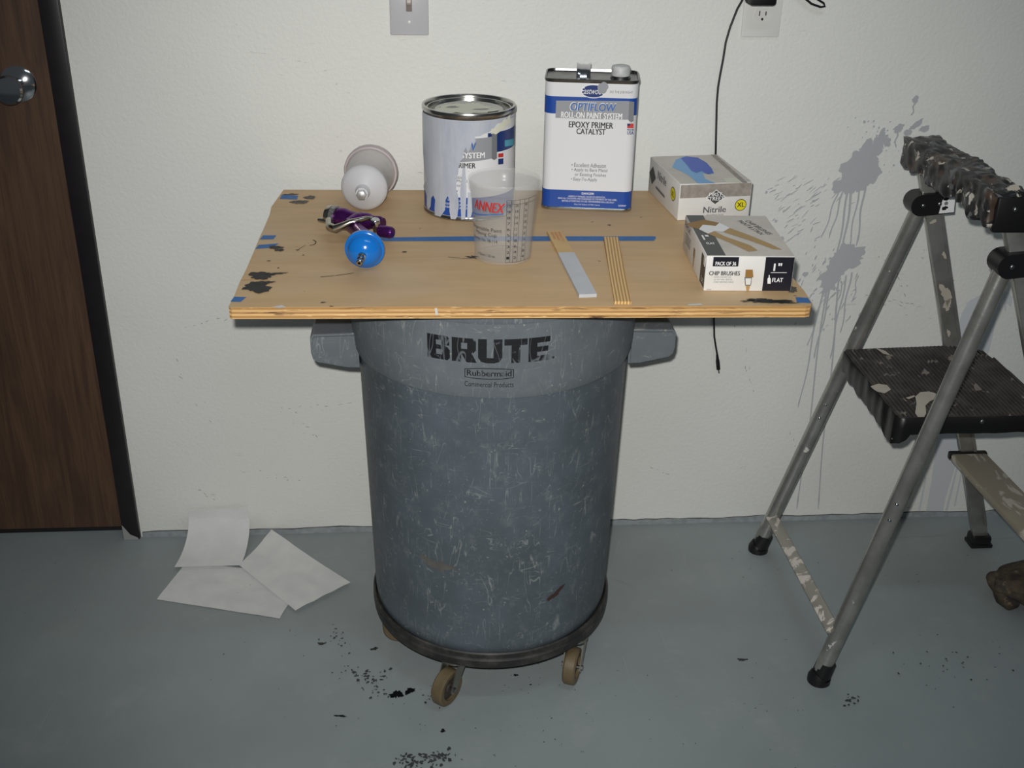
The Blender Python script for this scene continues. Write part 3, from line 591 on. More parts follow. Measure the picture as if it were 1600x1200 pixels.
pf('primer_drip', [[(723, 262), (727, 262), (729, 300), (727, 342), (721, 343), (719, 300)]], 'primerwet', .0015); pf('primer_drip', [[(731, 300), (737, 301), (738, 330), (735, 341), (730, 342)]], 'primerwet', .0015)
u, q = PS.px(784, 196); film('paint_smear', [blob(u, q, .018, .0085, .35, .35, 40, 3), blob(u - .014, q - .006, .010, .005, .2, .45, 30, 4), blob(u + .016, q + .006, .010, .006, .5, .4, 30, 6)], PS, 'cream', pc, .0022)

# ---- flat-sided solvent can
FX, FY, FYAW, FWD, FH, FD = .3001, 2.0615, -.1427, .1685, .2434, .100
fe = V((math.cos(FYAW), math.sin(FYAW), 0)); fn_ = V((-fe.y, fe.x, 0)); FO = V((FX, FY, ZT + .0004))
fc = thing('solvent_can', tuple(FO), 'tall rectangular white and blue metal can with carrying handle', 'metal can', FYAW)
def rr(wd, dp, r, n=5):       # rounded rectangle outline, front edge on v=0
    out = []
    for cx, cz, a in ((wd / 2 - r, r, -90), (wd / 2 - r, dp - r, 0), (-wd / 2 + r, dp - r, 90), (-wd / 2 + r, r, 180)):
        for i in range(n + 1): b = math.radians(a + 90 * i / n); out.append((cx + r * math.cos(b), cz + r * math.sin(b)))
    return out
def loft(rings, base, ax, ay, cap0=True, cap1=True):
    mb = MB(); k = len(rings[0][0]); vs = []
    for pg, z in rings: vs += [base + ax * u + ay * q + V((0, 0, z)) for u, q in pg]
    fs = [(r_ * k + i, r_ * k + (i + 1) % k, (r_ + 1) * k + (i + 1) % k, (r_ + 1) * k + i) for r_ in range(len(rings) - 1) for i in range(k)]
    if cap0: fs.append(tuple(range(k))[::-1])
    if cap1: fs.append(tuple(range((len(rings) - 1) * k, len(rings) * k)))
    return mb.add(vs, fs)
def rin(e): return [(u, q + e) for u, q in rr(FWD - 2 * e, FD - 2 * e, .016 - e)]
obj('body', loft([(rin(0), .005), (rin(0), FH - .005)], FO, fe, fn_), 'white', fc)
obj('bottom_seam', loft([(rin(.002), 0), (rin(-.0012), .001), (rin(-.0015), .004), (rin(-.0002), .0058)], FO, fe, fn_), 'tin', fc)
obj('top_seam', loft([(rin(-.0002), FH - .0062), (rin(-.0015), FH - .004), (rin(-.0015), FH - .0008), (rin(-.0006), FH), (rin(.0014), FH), (rin(.0022), FH - .004), (rin(.004), FH - .0045)], FO, fe, fn_), 'tindark', fc)
def fl_(u, q, z): return FO + fe * u + fn_ * q + V((0, 0, z))
capc = onz(970, 112, ZT + FH + .008); cu_, cq_ = (capc - FO).dot(fe), (capc - FO).dot(fn_); cq_ = min(max(cq_, .03), .07)
obj('cap_neck', MB().lathe([(0, 0), (.019, 0), (.0175, .004), (.0165, .006), (0, .006)], 28).xf(Matrix.Translation(fl_(cu_, cq_, FH - .0045))), 'tindark', fc)
obj('screw_cap', MB().lathe([(0, 0), (.0168, 0), (.0172, .002), (.0172, .014), (.0155, .0172), (.012, .0182), (0, .0178)], 32).xf(Matrix.Translation(fl_(cu_, cq_, FH + .0012))), plain('cap_primered', (206, 207, 205), .5, mott=.2, ms=90), fc)
hc = onz(912, 112, ZT + FH); hu = (hc - FO).dot(fe); hm = MB(); k = 10; hpts = []
for i in range(k + 1):
    a = PI * i / k; hpts.append((.014 + .062 * i / k, FH - .004 + .022 * math.sin(a) ** .5))
vs = []
for q, z in hpts:
    for du, dz in ((-.0125, 0), (-.0125, .0035), (-.010, .0012), (-.006, 0), (0, -.0004), (.006, 0), (.010, .0012), (.0125, .0035), (.0125, 0)): vs.append(fl_(hu + du, q, z + dz + .0006))
hm.add(vs, [(i * 9 + j, i * 9 + (j + 1) % 9, (i + 1) * 9 + (j + 1) % 9, (i + 1) * 9 + j) for i in range(k) for j in range(9)] + [tuple(range(9)), tuple(range(k * 9, k * 9 + 9))])
obj('handle', hm, 'chrome', fc, angle=60)
PF = Plane(FO, fe, (0, 0, 1), -fn_)
def ff_(nm, polys, mat, e): return pxfilm(nm, polys, PF, mat, fc, e)
def fband(y0, y1, m_):
    a, b = PF.px(922, y1)[1], PF.px(922, y0)[1]; hw_ = FWD / 2
    mb = loft([([(u, q) for u, q in rin(-.0004)], a), (rin(-.0004), b)], FO, fe, fn_, False, False); return obj('label_band', mb, m_, fc)
fband(152, 179, 'blue'); fband(298, 325.5, 'blue')
u, q = PF.px(927, 142.5); film('logo', [oval(u, q, .0225, .0125)], PF, 'ptwhite', fc, .0008); film('logo', [oval(u, q, .021, .011)], PF, 'navy', fc, .0010)
pxtext('Eastwood', PF, 908, 944, 137, 147, 'ptwhite', fc, .0, .0013, shear=.2); u, q = PF.px(942, 137); film('paint_dab', [blob(u, q, .0095, .0105, 0, .12, 20, 2)], PF, 'lgrey', fc, .0016)
pxtext('DO THE JOB RIGHT', PF, 953, 989, 142, 147, 'ptgrey', fc, .015, .0008)
ff_('label_panel', [[(869, 157), (983, 158), (983, 187), (868, 184)]], 'lgrey', .0008); ff_('label_roller', [[(983, 158), (991, 159), (990, 189), (986, 191), (982, 188)]], 'mgrey', .0009)
pxtext('OPTIFLOW', PF, 890, 961, 160, 174, 'ptwhite', fc, .05, .0011, shear=.1); pxtext('OPTIFLOW', PF, 891, 961, 161, 173.5, 'ptblue', fc, .02, .0014, shear=.1)
pxtext('ROLL-ON PAINT SYSTEM', PF, 877, 972, 175.5, 185, 'ptwhite', fc, .02, .0012)
pxtext('EPOXY PRIMER', PF, 889, 958, 190.5, 200, 'ptblack', fc, .028, .0007); pxtext('CATALYST', PF, 901, 946, 201, 210, 'ptblack', fc, .028, .0007)
ff_('flag_print', [[(980, 193), (990, 193), (990, 200), (980, 200)]], 'red', .0008); ff_('flag_print', [[(980, 193), (984.5, 193), (984.5, 196.5), (980, 196.5)]], 'navy', .0010); pxtext('MADE IN', PF, 980, 990, 201, 204, 'navy', fc, .02, .0008); pxtext('USA', PF, 980, 990, 205, 210, 'navy', fc, .03, .0008)
for s_, x0, x1, y0 in (('• Excellent Adhesion', 893, 947, 255), ('• Apply to Bare Metal', 893, 949, 263), ('or Existing Finishes', 898, 947, 270.5), ('• Easy-To-Apply', 892, 933, 277.5)): pxtext(s_, PF, x0, x1, y0, y0 + 6.5, 'ptgrey', fc, .012, .0007)
pxtext('DANGER!', PF, 909, 928, 300.5, 304, 'ptwhite', fc, .02, .0010)
for s_, x0, x1, y0 in (('HARMFUL IF INHALED. CAUSES EYE IRRITATION.', 888, 946, 306), ('READ ALL CAUTIONS AND WARNINGS ON THE BACK OF THIS LABEL', 872, 964, 309.5), ('BEFORE ATTEMPTING TO USE. FOR PROFESSIONAL USE ONLY', 878, 960, 313.5), ('One US Gallon (3.785 Liters)', 897, 937, 318.5), ('S2240HP', 966, 978, 320)): pxtext(s_, PF, x0, x1, y0, y0 + 2.6, 'ptwhite', fc, .006, .0010)

# ---- translucent mixing cup
CX, CY, CR, CH = .1271, 1.8167, .0593, .1352
t = NT('cup_plastic'); t.b.inputs['Alpha'].default_value = .145; M['cup'] = t.set(srgb(206, 206, 204), .22)
mc = thing('mixing_cup', (CX, CY, ZT), 'clear plastic paint mixing cup with printed scales', 'cup')
C2 = Matrix.Translation((CX, CY, ZT + .0005)); R0 = .0475
def cr_(z): return R0 + (.0555 - R0) * z / .115
obj('wall', MB().lathe([(0, .003), (R0 - .004, .003), (R0 - .001, .0005), (R0, .0005), (cr_(.112), .112), (.0565, .1165), (.0588, .1180), (CR, .134), (CR - .0005, CH), (CR - .0018, CH), (.0568, .119), (.0548, .116), (cr_(.112) - .0012, .111), (R0 - .0015, .005), (0, .0045)], 72).xf(C2), 'cup', mc)
CS = Cyl((CX, CY, ZT), .051, .004, lambda v: cr_(v))
pxtext('ANNEX', CS, 742, 786, 316, 331, 'red', mc, .03, .0004, shear=.2)
pxfilm('underline', [[(738, 331), (787, 333.5), (787, 335), (738, 332.5)]], CS, 'ptblue', mc, .0004)
for s_, x0, x1, y0, y1 in (('Disposable Paint', 741, 784, 356, 363), ('Mixing Cup', 745, 776, 363.5, 370), ('Reorder No. 38-114', 742, 777, 373, 377.5), ('1 Quart / 32 oz.', 748, 774, 397, 401.5)): pxtext(s_, CS, x0, x1, y0, y1, 'ptblack', mc, .015, .0004)
va, vb_ = CS.px(800, 410)[1], CS.px(800, 313)[1]; us = [CS.px(x, 330)[0] for x in (791.5, 804, 818.5, 834)]; ln = []
for u in us + [us[0] + .0072, us[1] + .008, us[2] + .008]: ln.append(rect(u - .00025, u + .00025, va, vb_))
for i in range(2): ln.append(rect(us[0], us[3], vb_ - .007 * i - .0005, vb_ - .007 * i))
ln.append(rect(us[0], us[3], va, va + .0004))
film('scale_grid', ln, CS, 'ptblack', mc, .0004)['kind'] = 'stuff'
for j in range(3):
    for i in range(10):
        v_ = va + .006 + (vb_ - va - .018) * i / 9
        text(str((i + 1) * (1, 2, 4)[j]), CS, us[j] + .0012, us[j] + .0062, v_, v_ + .0046, 'ptblack', mc, .01, .0004)
pxtext('RATIO', CS, 792.5, 803, 315, 319, 'ptgrey', mc, .01, .0004)

# ---- stir sticks
M['stick'] = plain('pine_stick', (214, 178, 122), .6, mott=.1)
t = NT('ridged_pine'); wv = t.n('ShaderNodeTexWave', wave_type='BANDS', bands_direction='X'); wv.inputs['Scale'].default_value = 62; wv.inputs['Distortion'].default_value = 5.5; wv.inputs['Detail'].default_value = 1; wv.inputs['Detail Scale'].default_value = .12
t.l(t.co(scale=(1, .22, 1)), wv.inputs['Vector']); M['stickgrain'] = t.set(t.mix(t.ramp(wv.outputs['Fac'], .25, .75), srgb(226, 192, 132), srgb(176, 130, 74)), .55)
def stick(pl_, pr_, plb, prb, name, label, mt, th=.005):
    a, b, c, d = (onz(x, y, ZT + th) for x, y in (pl_, pr_, prb, plb))       # back-left, back-right, front-right, front-left
    o0 = (a + b) / 2; o1 = (c + d) / 2; ax = (o1 - o0); L = ax.length; ax.normalize(); sd = V((-ax.y, ax.x, 0)); wd = ((b - a).length + (c - d).length) / 4
    rz = math.atan2(ax.y, ax.x) + PI / 2
    r_ = thing(name, (o0.x, o0.y, ZT + .0003), label, 'stir stick', rz, 'stir sticks on the board')
    return r_, o0, ax, sd, L, wd
s1, o0, ax, sd, L, wd = stick((859, 361), (873, 359), (905, 461), (932, 459), 'stir_stick', 'wooden stir stick with its end coated in grey primer', None)
wd = .0135
def stick_mesh(o0, ax, sd, L, wd, th=.0048):
    mb = MB(); pr = [(0, -wd), (L, -wd), (L, wd), (0, wd)]; mb.prism(pr, (o0.x, o0.y, ZT + .0003), ax, sd, (0, 0, th)); return mb
obj('wood', stick_mesh(o0, ax, sd, L, wd), 'stick', s1, smooth=False)
coat = MB(); cl_ = L * .62; coat.prism([(L - cl_, -wd - .0004), (L + .0006, -wd - .0004), (L + .0006, wd + .0004), (L - cl_ + .001, wd + .0004)], (o0.x, o0.y, ZT + .0002), ax, sd, (0, 0, .0056)); obj('primer_coat', coat, plain('stick_primer', (190, 193, 198), .4, mott=.08), s1, smooth=False)
S1 = Plane((o0.x, o0.y, ZT + .0051), ax, sd, (0, 0, 1)); M['orange'] = plain('orange_print', (206, 112, 62), .5)
for i, tx in enumerate(('STIR WELL', 'HARDWARE', 'PAINTS')): text(tx, S1, .010, .050 + .004 * i, -.009 + .0065 * i, -.0045 + .0065 * i, 'orange', s1, .02, .0003)
s2, o0, ax, sd, L, wd = stick((943, 370), (966, 370), (961, 471), (986, 471), 'stir_stick', 'clean unpainted stir stick with wavy wood grain', None)
obj('wood', stick_mesh(o0, ax, sd, L, .0128), 'stickgrain', s2, smooth=False)

# ---- cardboard boxes
M['card'] = plain('white_card', (226, 224, 220), .5, mott=.05); M['cardtop'] = plain('printed_card', (212, 205, 196), .45, mott=.12, ms=25); M['cardgrey'] = plain('grey_wood_print', (166, 158, 150), .5, mott=.3, ms=70)
M['yellow'] = plain('yellow_print', (232, 220, 40), .45); M['glove'] = plain('blue_glove_print', (22, 82, 196), .4); M['glovel'] = plain('pale_blue_print', (112, 174, 226), .4); M['dgrey'] = plain('charcoal_print', (74, 76, 74), .45)
M['tan'] = plain('tan_print', (176, 144, 92), .5); M['bristle'] = plain('bristle_print', (150, 112, 56), .5); M['navyblack'] = plain('navy_black_print', (26, 25, 36), .4)
class Carton:
    def __init__(s, name, label, fl_px, yaw, wd, dp, topy, cat='box', lift=0):
        p = onz(*fl_px, ZT); s.o = V((p.x, p.y, ZT + .0004)); s.ex = V((math.cos(yaw), math.sin(yaw), 0)); s.ey = V((-s.ex.y, s.ex.x, 0)); s.w, s.d = wd, dp
        s.front = Plane(s.o, s.ex, (0, 0, 1), -s.ey); s.h = s.front.px(*topy)[1]
        s.left = Plane(s.o + s.ey * dp, -s.ey, (0, 0, 1), -s.ex); s.top = Plane(s.o + V((0, 0, s.h)), s.ex, s.ey, (0, 0, 1))
        s.r = thing(name, tuple(s.o), label, cat, yaw)
        mb = MB().box((0, 0, 0), (wd, dp, s.h), .0015); m = Matrix.Translation(s.o) @ Matrix.Rotation(yaw, 4, 'Z'); obj('carton', mb.xf(m), 'card', s.r)
nb = Carton('glove_box', 'box of blue disposable gloves lying behind the brush box', (1058, 345), .105, .139, .192, (1060, 288))
N = nb.r
film('print_panel', [rect(.002, nb.w - .002, .002, nb.d - .002)], nb.top, 'cardtop', N, .0005)
def np_(nm, pg, S, m_, e=.0008): return pxfilm(nm, [pg], S, m_, N, e)
np_('glove_print', [(1050, 262), (1056, 250), (1068, 245), (1085, 246), (1100, 252), (1112, 266), (1116, 271), (1108, 273), (1098, 271), (1102, 280), (1118, 287), (1090, 287), (1078, 276), (1064, 268)], nb.top, 'glovel'); np_('glove_print', [(1064, 248), (1072, 245), (1090, 247), (1104, 255), (1112, 264), (1115, 271), (1106, 273), (1096, 268), (1088, 271), (1080, 267), (1074, 259)], nb.top, 'glove', .0011)
np_('label_patch', [(1130, 279), (1150, 278), (1160, 286), (1136, 286)], nb.top, 'cream'); np_('label_patch', [(1110, 242), (1118, 242), (1168, 286), (1160, 286)], nb.top, 'cardgrey')
va = nb.front.px(1110, 308)[1]; film('wood_band', [rect(.0015, nb.w - .0015, va, nb.h - .0015)], nb.front, 'cardgrey', N, .0005)
def diamond(S, x, y, a, b, m_, e): u, q = S.px(x, y); return film('logo', [[(u - a, q), (u, q - b), (u + a, q), (u, q + b)]], S, m_, N, e)
diamond(nb.front, 1118, 308, .0195, .0145, 'ptwhite', .0008); diamond(nb.front, 1118, 308, .0175, .0130, 'dgrey', .0010)
pxtext('FIRST', nb.front, 1108, 1128, 300.5, 306, 'ptwhite', N, .03, .0013); pxtext('STREET', nb.front, 1104, 1131, 307, 313, 'ptwhite', N, .03, .0013)
pxtext('Nitrile', nb.front, 1099, 1134, 322.5, 332, 'ptgrey', N, .02, .0007); pxtext('EXAMINATION', nb.front, 1104, 1130, 334.5, 337, 'ptgrey', N, .01, .0007)
u, q = nb.front.px(1157, 320); film('size_badge', [oval(u, q, .0112, .0112)], nb.front, 'ptblack', N, .0008); film('size_badge', [oval(u, q, .0100, .0100)], nb.front, 'yellow', N, .0010); pxtext('XL', nb.front, 1151.5, 1163, 316, 323, 'ptblack', N, .03, .0013)
diamond(nb.left, 1020, 274, .022, .018, 'dgrey', .0008); pxtext('Nitrile', nb.left, 1028, 1042, 272, 286, 'ptgrey', N, .02, .0008)
np_('text_bar', [(1025, 290), (1039, 306), (1039, 310), (1025, 294)], nb.left, 'ptgrey')
u, q = nb.left.px(1052, 303); film('size_badge', [oval(u, q, .0150, .0130)], nb.left, 'ptblack', N, .0008); film('size_badge', [oval(u, q, .0132, .0115)], nb.left, 'yellow', N, .0010); text('XL', nb.left, u - .008, u + .008, q - .005, q + .005, 'ptblack', N, .03, .0013)

cb = Carton('brush_box', 'box of small chip brushes near the front edge of the board', (1099, 455), -.045, .1385, .203, (1104, 400))
B_ = cb.r
film('print_panel', [rect(.001, cb.w - .001, .001, cb.d - .001)], cb.top, 'cardtop', B_, .0005)
def cp_(nm, pg, S, m_, e=.0008): return pxfilm(nm, [pg], S, m_, B_, e)
film('print_strip', [rect(.001, .030, .001, cb.d - .001)], cb.top, 'dgrey', B_, .0008)
def brush(pts, m_, e): return cp_('brush_print', pts, cb.top, m_, e)
brush([(1072, 350), (1100, 344), (1124, 349), (1118, 354), (1098, 352), (1092, 359), (1078, 355)], 'bristle', .0010); brush([(1092, 359), (1098, 352), (1118, 354), (1124, 349), (1140, 357), (1130, 363), (1116, 362), (1106, 366)], 'ptwhite', .0011)
brush([(1106, 366), (1116, 362), (1132, 370), (1172, 384), (1184, 392), (1170, 394), (1140, 380)], 'tan', .0010); brush([(1130, 363), (1140, 357), (1170, 368), (1204, 382), (1222, 391), (1208, 390), (1170, 376)], 'tan', .0010)
for s_, x0, x1, y0 in (('CHIP BRUSHES', 1162, 1186, 344), ('PAINT & STAIN', 1150, 1176, 344)):
    u, q = cb.top.px(x0, y0); text(s_, cb.top, u, u + .075, q - .006, q + .003, 'dgrey', B_, .02, .0009, rot=-1.25)
u, q = cb.top.px(1098, 372); text('1"', cb.top, u, u + .010, q - .012, q + .012, 'ptwhite', B_, .03, .0012); text('FLAT', cb.top, u + .001, u + .014, q - .034, q - .024, 'ptwhite', B_, .02, .0012)
film('print_panel', [rect(.0925, cb.w - .001, .001, cb.h - .001)], cb.front, 'navyblack', B_, .0006)
va, vb_ = cb.front.px(1135, 416)[1], cb.front.px(1135, 401.5)[1]; ua, ub = cb.front.px(1114, 410)[0], cb.front.px(1154, 410)[0]; film('print_panel', [rect(ua, ub, va, min(vb_, cb.h - .001))], cb.front, 'navyblack', B_, .0006)
pxtext('PACK OF 36', cb.front, 1118, 1150, 408.5, 414.5, 'ptwhite', B_, .025, .0010); pxtext('CHIP BRUSHES', cb.front, 1108, 1156, 423.5, 430, 'ptblack', B_, .025, .0008)
for i, s_ in enumerate(('- WOOD CONSTRUCTION', '- #1 NATURAL BRISTLE', '- STURDY HARDWOOD HANDLE')): pxtext(s_, cb.front, 1114, 1142 + 2 * i, 431.5 + 3.8 * i, 434 + 3.8 * i, 'ptgrey', B_, .01, .0008)
cp_('brush_print', [(1165, 421), (1176, 421), (1177, 433), (1164, 433)], cb.front, 'bristle'); cp_('brush_print', [(1163, 433), (1175, 433), (1173, 446), (1164, 446)], cb.front, 'ptgrey', .0008); cp_('brush_print', [(1164.5, 434.5), (1173.8, 434.5), (1172.2, 444.5), (1165, 444.5)], cb.front, 'card', .0010); cp_('brush_print', [(1165, 446), (1172, 446), (1170, 454), (1166, 454)], cb.front, 'tan')
pxtext('1"', cb.front, 1209, 1221, 411, 423, 'ptwhite', B_, .04, .0010); cp_('rule', [(1204, 425.2), (1229, 425.2), (1229, 426), (1204, 426)], cb.front, 'ptwhite', .0010)
cp_('brush_icon', [(1199, 443), (1204, 443), (1204, 435), (1202.5, 433), (1202.5, 429.5), (1200.8, 429.5), (1200.8, 433), (1199, 435)], cb.front, 'ptwhite', .0010); pxtext('FLAT', cb.front, 1206.5, 1223, 434, 440.5, 'ptwhite', B_, .03, .0010); pxtext('62062', cb.front, 1104, 1111, 451, 453, 'ptgrey', B_, .01, .0008)
film('print_panel', [rect(cb.d - .036, cb.d - .001, .004, cb.h - .006)], cb.left, 'navyblack', B_, .0006); text('FLAT', cb.left, cb.d - .024, cb.d - .004, .010, .018, 'ptwhite', B_, .03, .0010)
text('PACK', cb.left, .01, .06, cb.h - .016, cb.h - .006, 'ptblack', B_, .03, .0008)
for i in range(4): text('- brush print line', cb.left, .02, .075, cb.h - .024 - .005 * i, cb.h - .0215 - .005 * i, 'ptgrey', B_, .01, .0008) if i < 0 else film('fine_print', [rect(.022, .07 - .004 * (i % 2), cb.h - .024 - .005 * i, cb.h - .0225 - .005 * i)], cb.left, 'ptgrey', B_, .0008)
film('brush_print', [rect(.10, .112, .022, .036)], cb.left, 'bristle', B_, .0008); film('brush_print', [[(.101, .022), (.111, .022), (.108, .004), (.104, .004)]], cb.left, 'tan', B_, .0008)
fb = MB(); p0 = cb.o + cb.ey * .012 + V((0, 0, cb.h - .003)); fb.prism([(0, 0), (.014, .0), (.012, -.014), (.004, -.016)], p0 - cb.ey * .012 - cb.ex * .0006, cb.ey, (0, 0, 1), cb.ex * -.0009); obj('torn_flap', fb, 'card', B_, smooth=False)

# ---- spray gun lying on its side, filter at the end of its handle
M['purple'] = plain('purple_anodised', (92, 36, 112), .25, .75, mott=.2); M['steel'] = plain('gun_steel', (186, 180, 168), .2, 1, mott=.15)
M['bluefilter'] = plain('blue_filter_plastic', (20, 112, 200), .16); M['bore'] = plain('dark_bore', (18, 18, 18), .6); M['knurl'] = plain('knurled_ring', (190, 188, 186), .3, .7, mott=.75, ms=500)
GZ = ZT + .027
g0 = onz(514, 336, GZ); g1 = onz(612, 352, GZ); gd = (g1 - g0); gd.z = 0; GL = gd.length; gd.normalize(); gq = V((-gd.y, gd.x, 0))   # gq points away from the camera
gun = thing('spray_gun', (g0.x, g0.y, ZT), 'purple and chrome paint spray gun with a round blue filter', 'spray gun')
GM = lambda a: axis_m(g0 + gd * a, gd)
# along the gun's axis: air cap, knurled ring, barrel, tail
obj('air_cap', MB().lathe([(0, .004), (.006, .003), (.0075, .0), (.0105, .001), (.0165, .004), (.0180, .009), (.0180, .013), (0, .013)], 32).xf(GM(-.006)), 'steel', gun)
for s in (-1, 1): obj('horn', MB().tube([g0 + gq * s * .0135 + V((0, 0, s * .006)) + gd * .004, g0 + gq * s * .0150 + V((0, 0, s * .006)) - gd * .009, g0 + gq * s * .0150 + V((0, 0, s * .006)) - gd * .013], [.0050, .0040, .0030], 10), 'steel', gun)
kr = MB(); kn_ = 40
for i in range(kn_):
    pass
prof = []
kr.lathe([(.0155, 0), (.0182, .001), (.0182, .009), (.0155, .010)], 40); kr.v = [V((p.x * (1.0 + .03 * (i // 4 % 2)), p.y * (1.0 + .03 * (i // 4 % 2)), p.z)) for i, p in enumerate(kr.v)]
obj('air_cap_ring', kr.xf(GM(.0075)), 'knurl', gun, smooth=False)
obj('barrel', MB().lathe([(0, 0), (.0150, 0), (.0165, .003), (.0165, .016), (.0140, .022), (.0125, .040), (.0145, .046), (.0145, .064), (.0118, .070), (.0105, .092), (0, .092)], 32).xf(GM(.0175)), 'purple', gun)
hb = onz(596, 361, ZT + .021); he = onz(571, 380, ZT + .031)
hnd = MB().tube([g0 + gd * .066, g0 + gd * .064 - gq * .012 + V((0, 0, .001)), g0.lerp(he, .0) + gd * .060 - gq * .028, he + gq * .016, he + gq * .004], [.0135, .0150, .0125, .0115, .0105], 16); obj('handle', hnd, 'purple', gun)
obj('fluid_knob', MB().lathe([(0, 0), (.0095, 0), (.0105, .002), (.0105, .022), (.0085, .026), (0, .026)], 20).xf(axis_m(hb - gd * .004, gd)), 'purple', gun)
obj('fan_knob', MB().lathe([(0, 0), (.0065, 0), (.0078, .0015), (.0078, .013), (.0062, .0155), (0, .0155)], 14).xf(axis_m(g0 + gd * .092 + V((0, 0, .004)), gd + V((0, 0, .1)))), 'purple', gun)
tk = onz(586, 347, ZT + .040)
obj('chrome_knob', MB().lathe([(0, 0), (.0068, 0), (.0080, .0015), (.0080, .0105), (.0066, .0125), (0, .0128)], 18).xf(axis_m(tk - V((0, 0, .006)), (.1, -.25, 1))), 'chrome', gun)
obj('knob_stem', MB().tube([tk - V((0, 0, .006)), tk - V((0, -.006, .018))], .0042, 10), 'steel', gun)
tp = [onz(x, y, ZT + z) for x, y, z in ((514, 344, .032), (515, 354, .028), (524, 357, .030), (536, 352, .036), (548, 347, .041), (560, 344, .044), (572, 341, .045), (582, 341, .044))]
tm = MB().tube(tp, [.0060, .0072, .0070, .0058, .0052, .0046, .0040, .0034], 12); obj('trigger', tm, 'steel', gun)
obj('trigger_bar', MB().tube([onz(x, y, ZT + z) for x, y, z in ((517, 352, .014), (540, 356, .012), (556, 354, .014))], [.006, .005, .004], 10), 'steel', gun)
obj('valve_block', MB().box((-.012, -.010, -.009), (.012, .010, .009), .003).xf(T(tuple(g0 + gd * .062 - gq * .014 - V((0, 0, .004))), math.atan2(gd.y, gd.x) + .2)), 'purple', gun)
fcen = onz(570, 389, ZT + .0322); fax = V((-.10, -1, -.06)).normalized()
FMx = axis_m(fcen, fax)
fil = obj('filter', MB().lathe([(0, -.030), (.008, -.030), (.009, -.024), (.020, -.019), (.0270, -.011), (.0290, -.004), (.0318, -.0035), (.0322, -.001), (.0322, .003), (.0312, .0042), (.0285, .0050), (.0275, .010), (.0235, .0175), (.0165, .0230), (.0095, .0258), (.0062, .0265), (0, .0265)], 48).xf(FMx), 'bluefilter', gun)
obj('air_fitting', MB().lathe([(0, .0255), (.0068, .0255), (.0068, .0315), (.0050, .0320), (.0050, .036), (.0060, .037), (.0060, .041), (.0042, .043), (.0042, .046), (.0052, .047), (.0052, .0515), (.0040, .0530), (.0024, .0530), (.0024, .046), (0, .046)], 20).xf(axis_m(fcen, V((-.13, -1, -.10)))), 'steel', fil)
obj('bore', MB().lathe([(0, .0462), (.0023, .0462), (.0023, .0525)], 14).xf(axis_m(fcen, V((-.13, -1, -.10)))), 'bore', fil)
M['nutsteel'] = plain('nut_steel', (226, 226, 226), .42, .85)
# ---- its white plastic paint cup, lying behind it
CZ = .0515
fcn = onz(569, 294, ZT + CZ - .004); rcn = onz(580, 267, ZT + CZ); cax = (fcn - rcn); CLn = cax.length; cax.normalize()
t = NT('cup_white_plastic'); t.b.inputs['Subsurface Weight'].default_value = .0; M['pcup'] = t.set(srgb(206, 205, 208), .4); M['pcup2'] = plain('cup_wall_grey', (202, 196, 193), .4, mott=.1)
pcup = thing('paint_cup', (rcn.x, rcn.y, ZT), 'white plastic spray gun cup lying on its side behind the gun', 'cup')
XM = axis_m(rcn, cax)
obj('shell', MB().lathe([(0, .003), (.0475, .003), (.0475, .006), (.0445, .010), (.0415, CLn - .012), (.0425, CLn - .006)], 56).xf(XM), 'pcup2', pcup)
obj('funnel', MB().lathe([(.0423, CLn - .008), (.0430, CLn - .003), (.0418, CLn + .001), (.036, CLn + .006), (.024, CLn + .013), (.014, CLn + .019), (.0118, CLn + .024), (.0112, CLn + .032), (0, CLn + .032)], 56).xf(XM), 'pcup', pcup)
lidm = MB().lathe([(0, -.008), (.044, -.008), (.0500, -.006), (.0512, -.002), (.0512, .007), (.0495, .010), (.0470, .0105), (.0470, .004), (0, .004)], 56); lidm.v = [V((p.x * (1 + .012 * noise.noise(p * 160)), p.y * (1 + .012 * noise.noise(p * 160)), p.z)) for p in lidm.v]
obj('lid', lidm.xf(XM), plain('cup_lid', (190, 178, 180), .4, mott=.12), pcup)
obj('fitting', MB().lathe([(0, 0), (.0095, 0), (.0098, .001), (.0098, .0085), (.0086, .0100), (.0045, .0112), (0, .0115)], 6).xf(axis_m(rcn + cax * (CLn + .0315), cax)), 'nutsteel', pcup, angle=20)

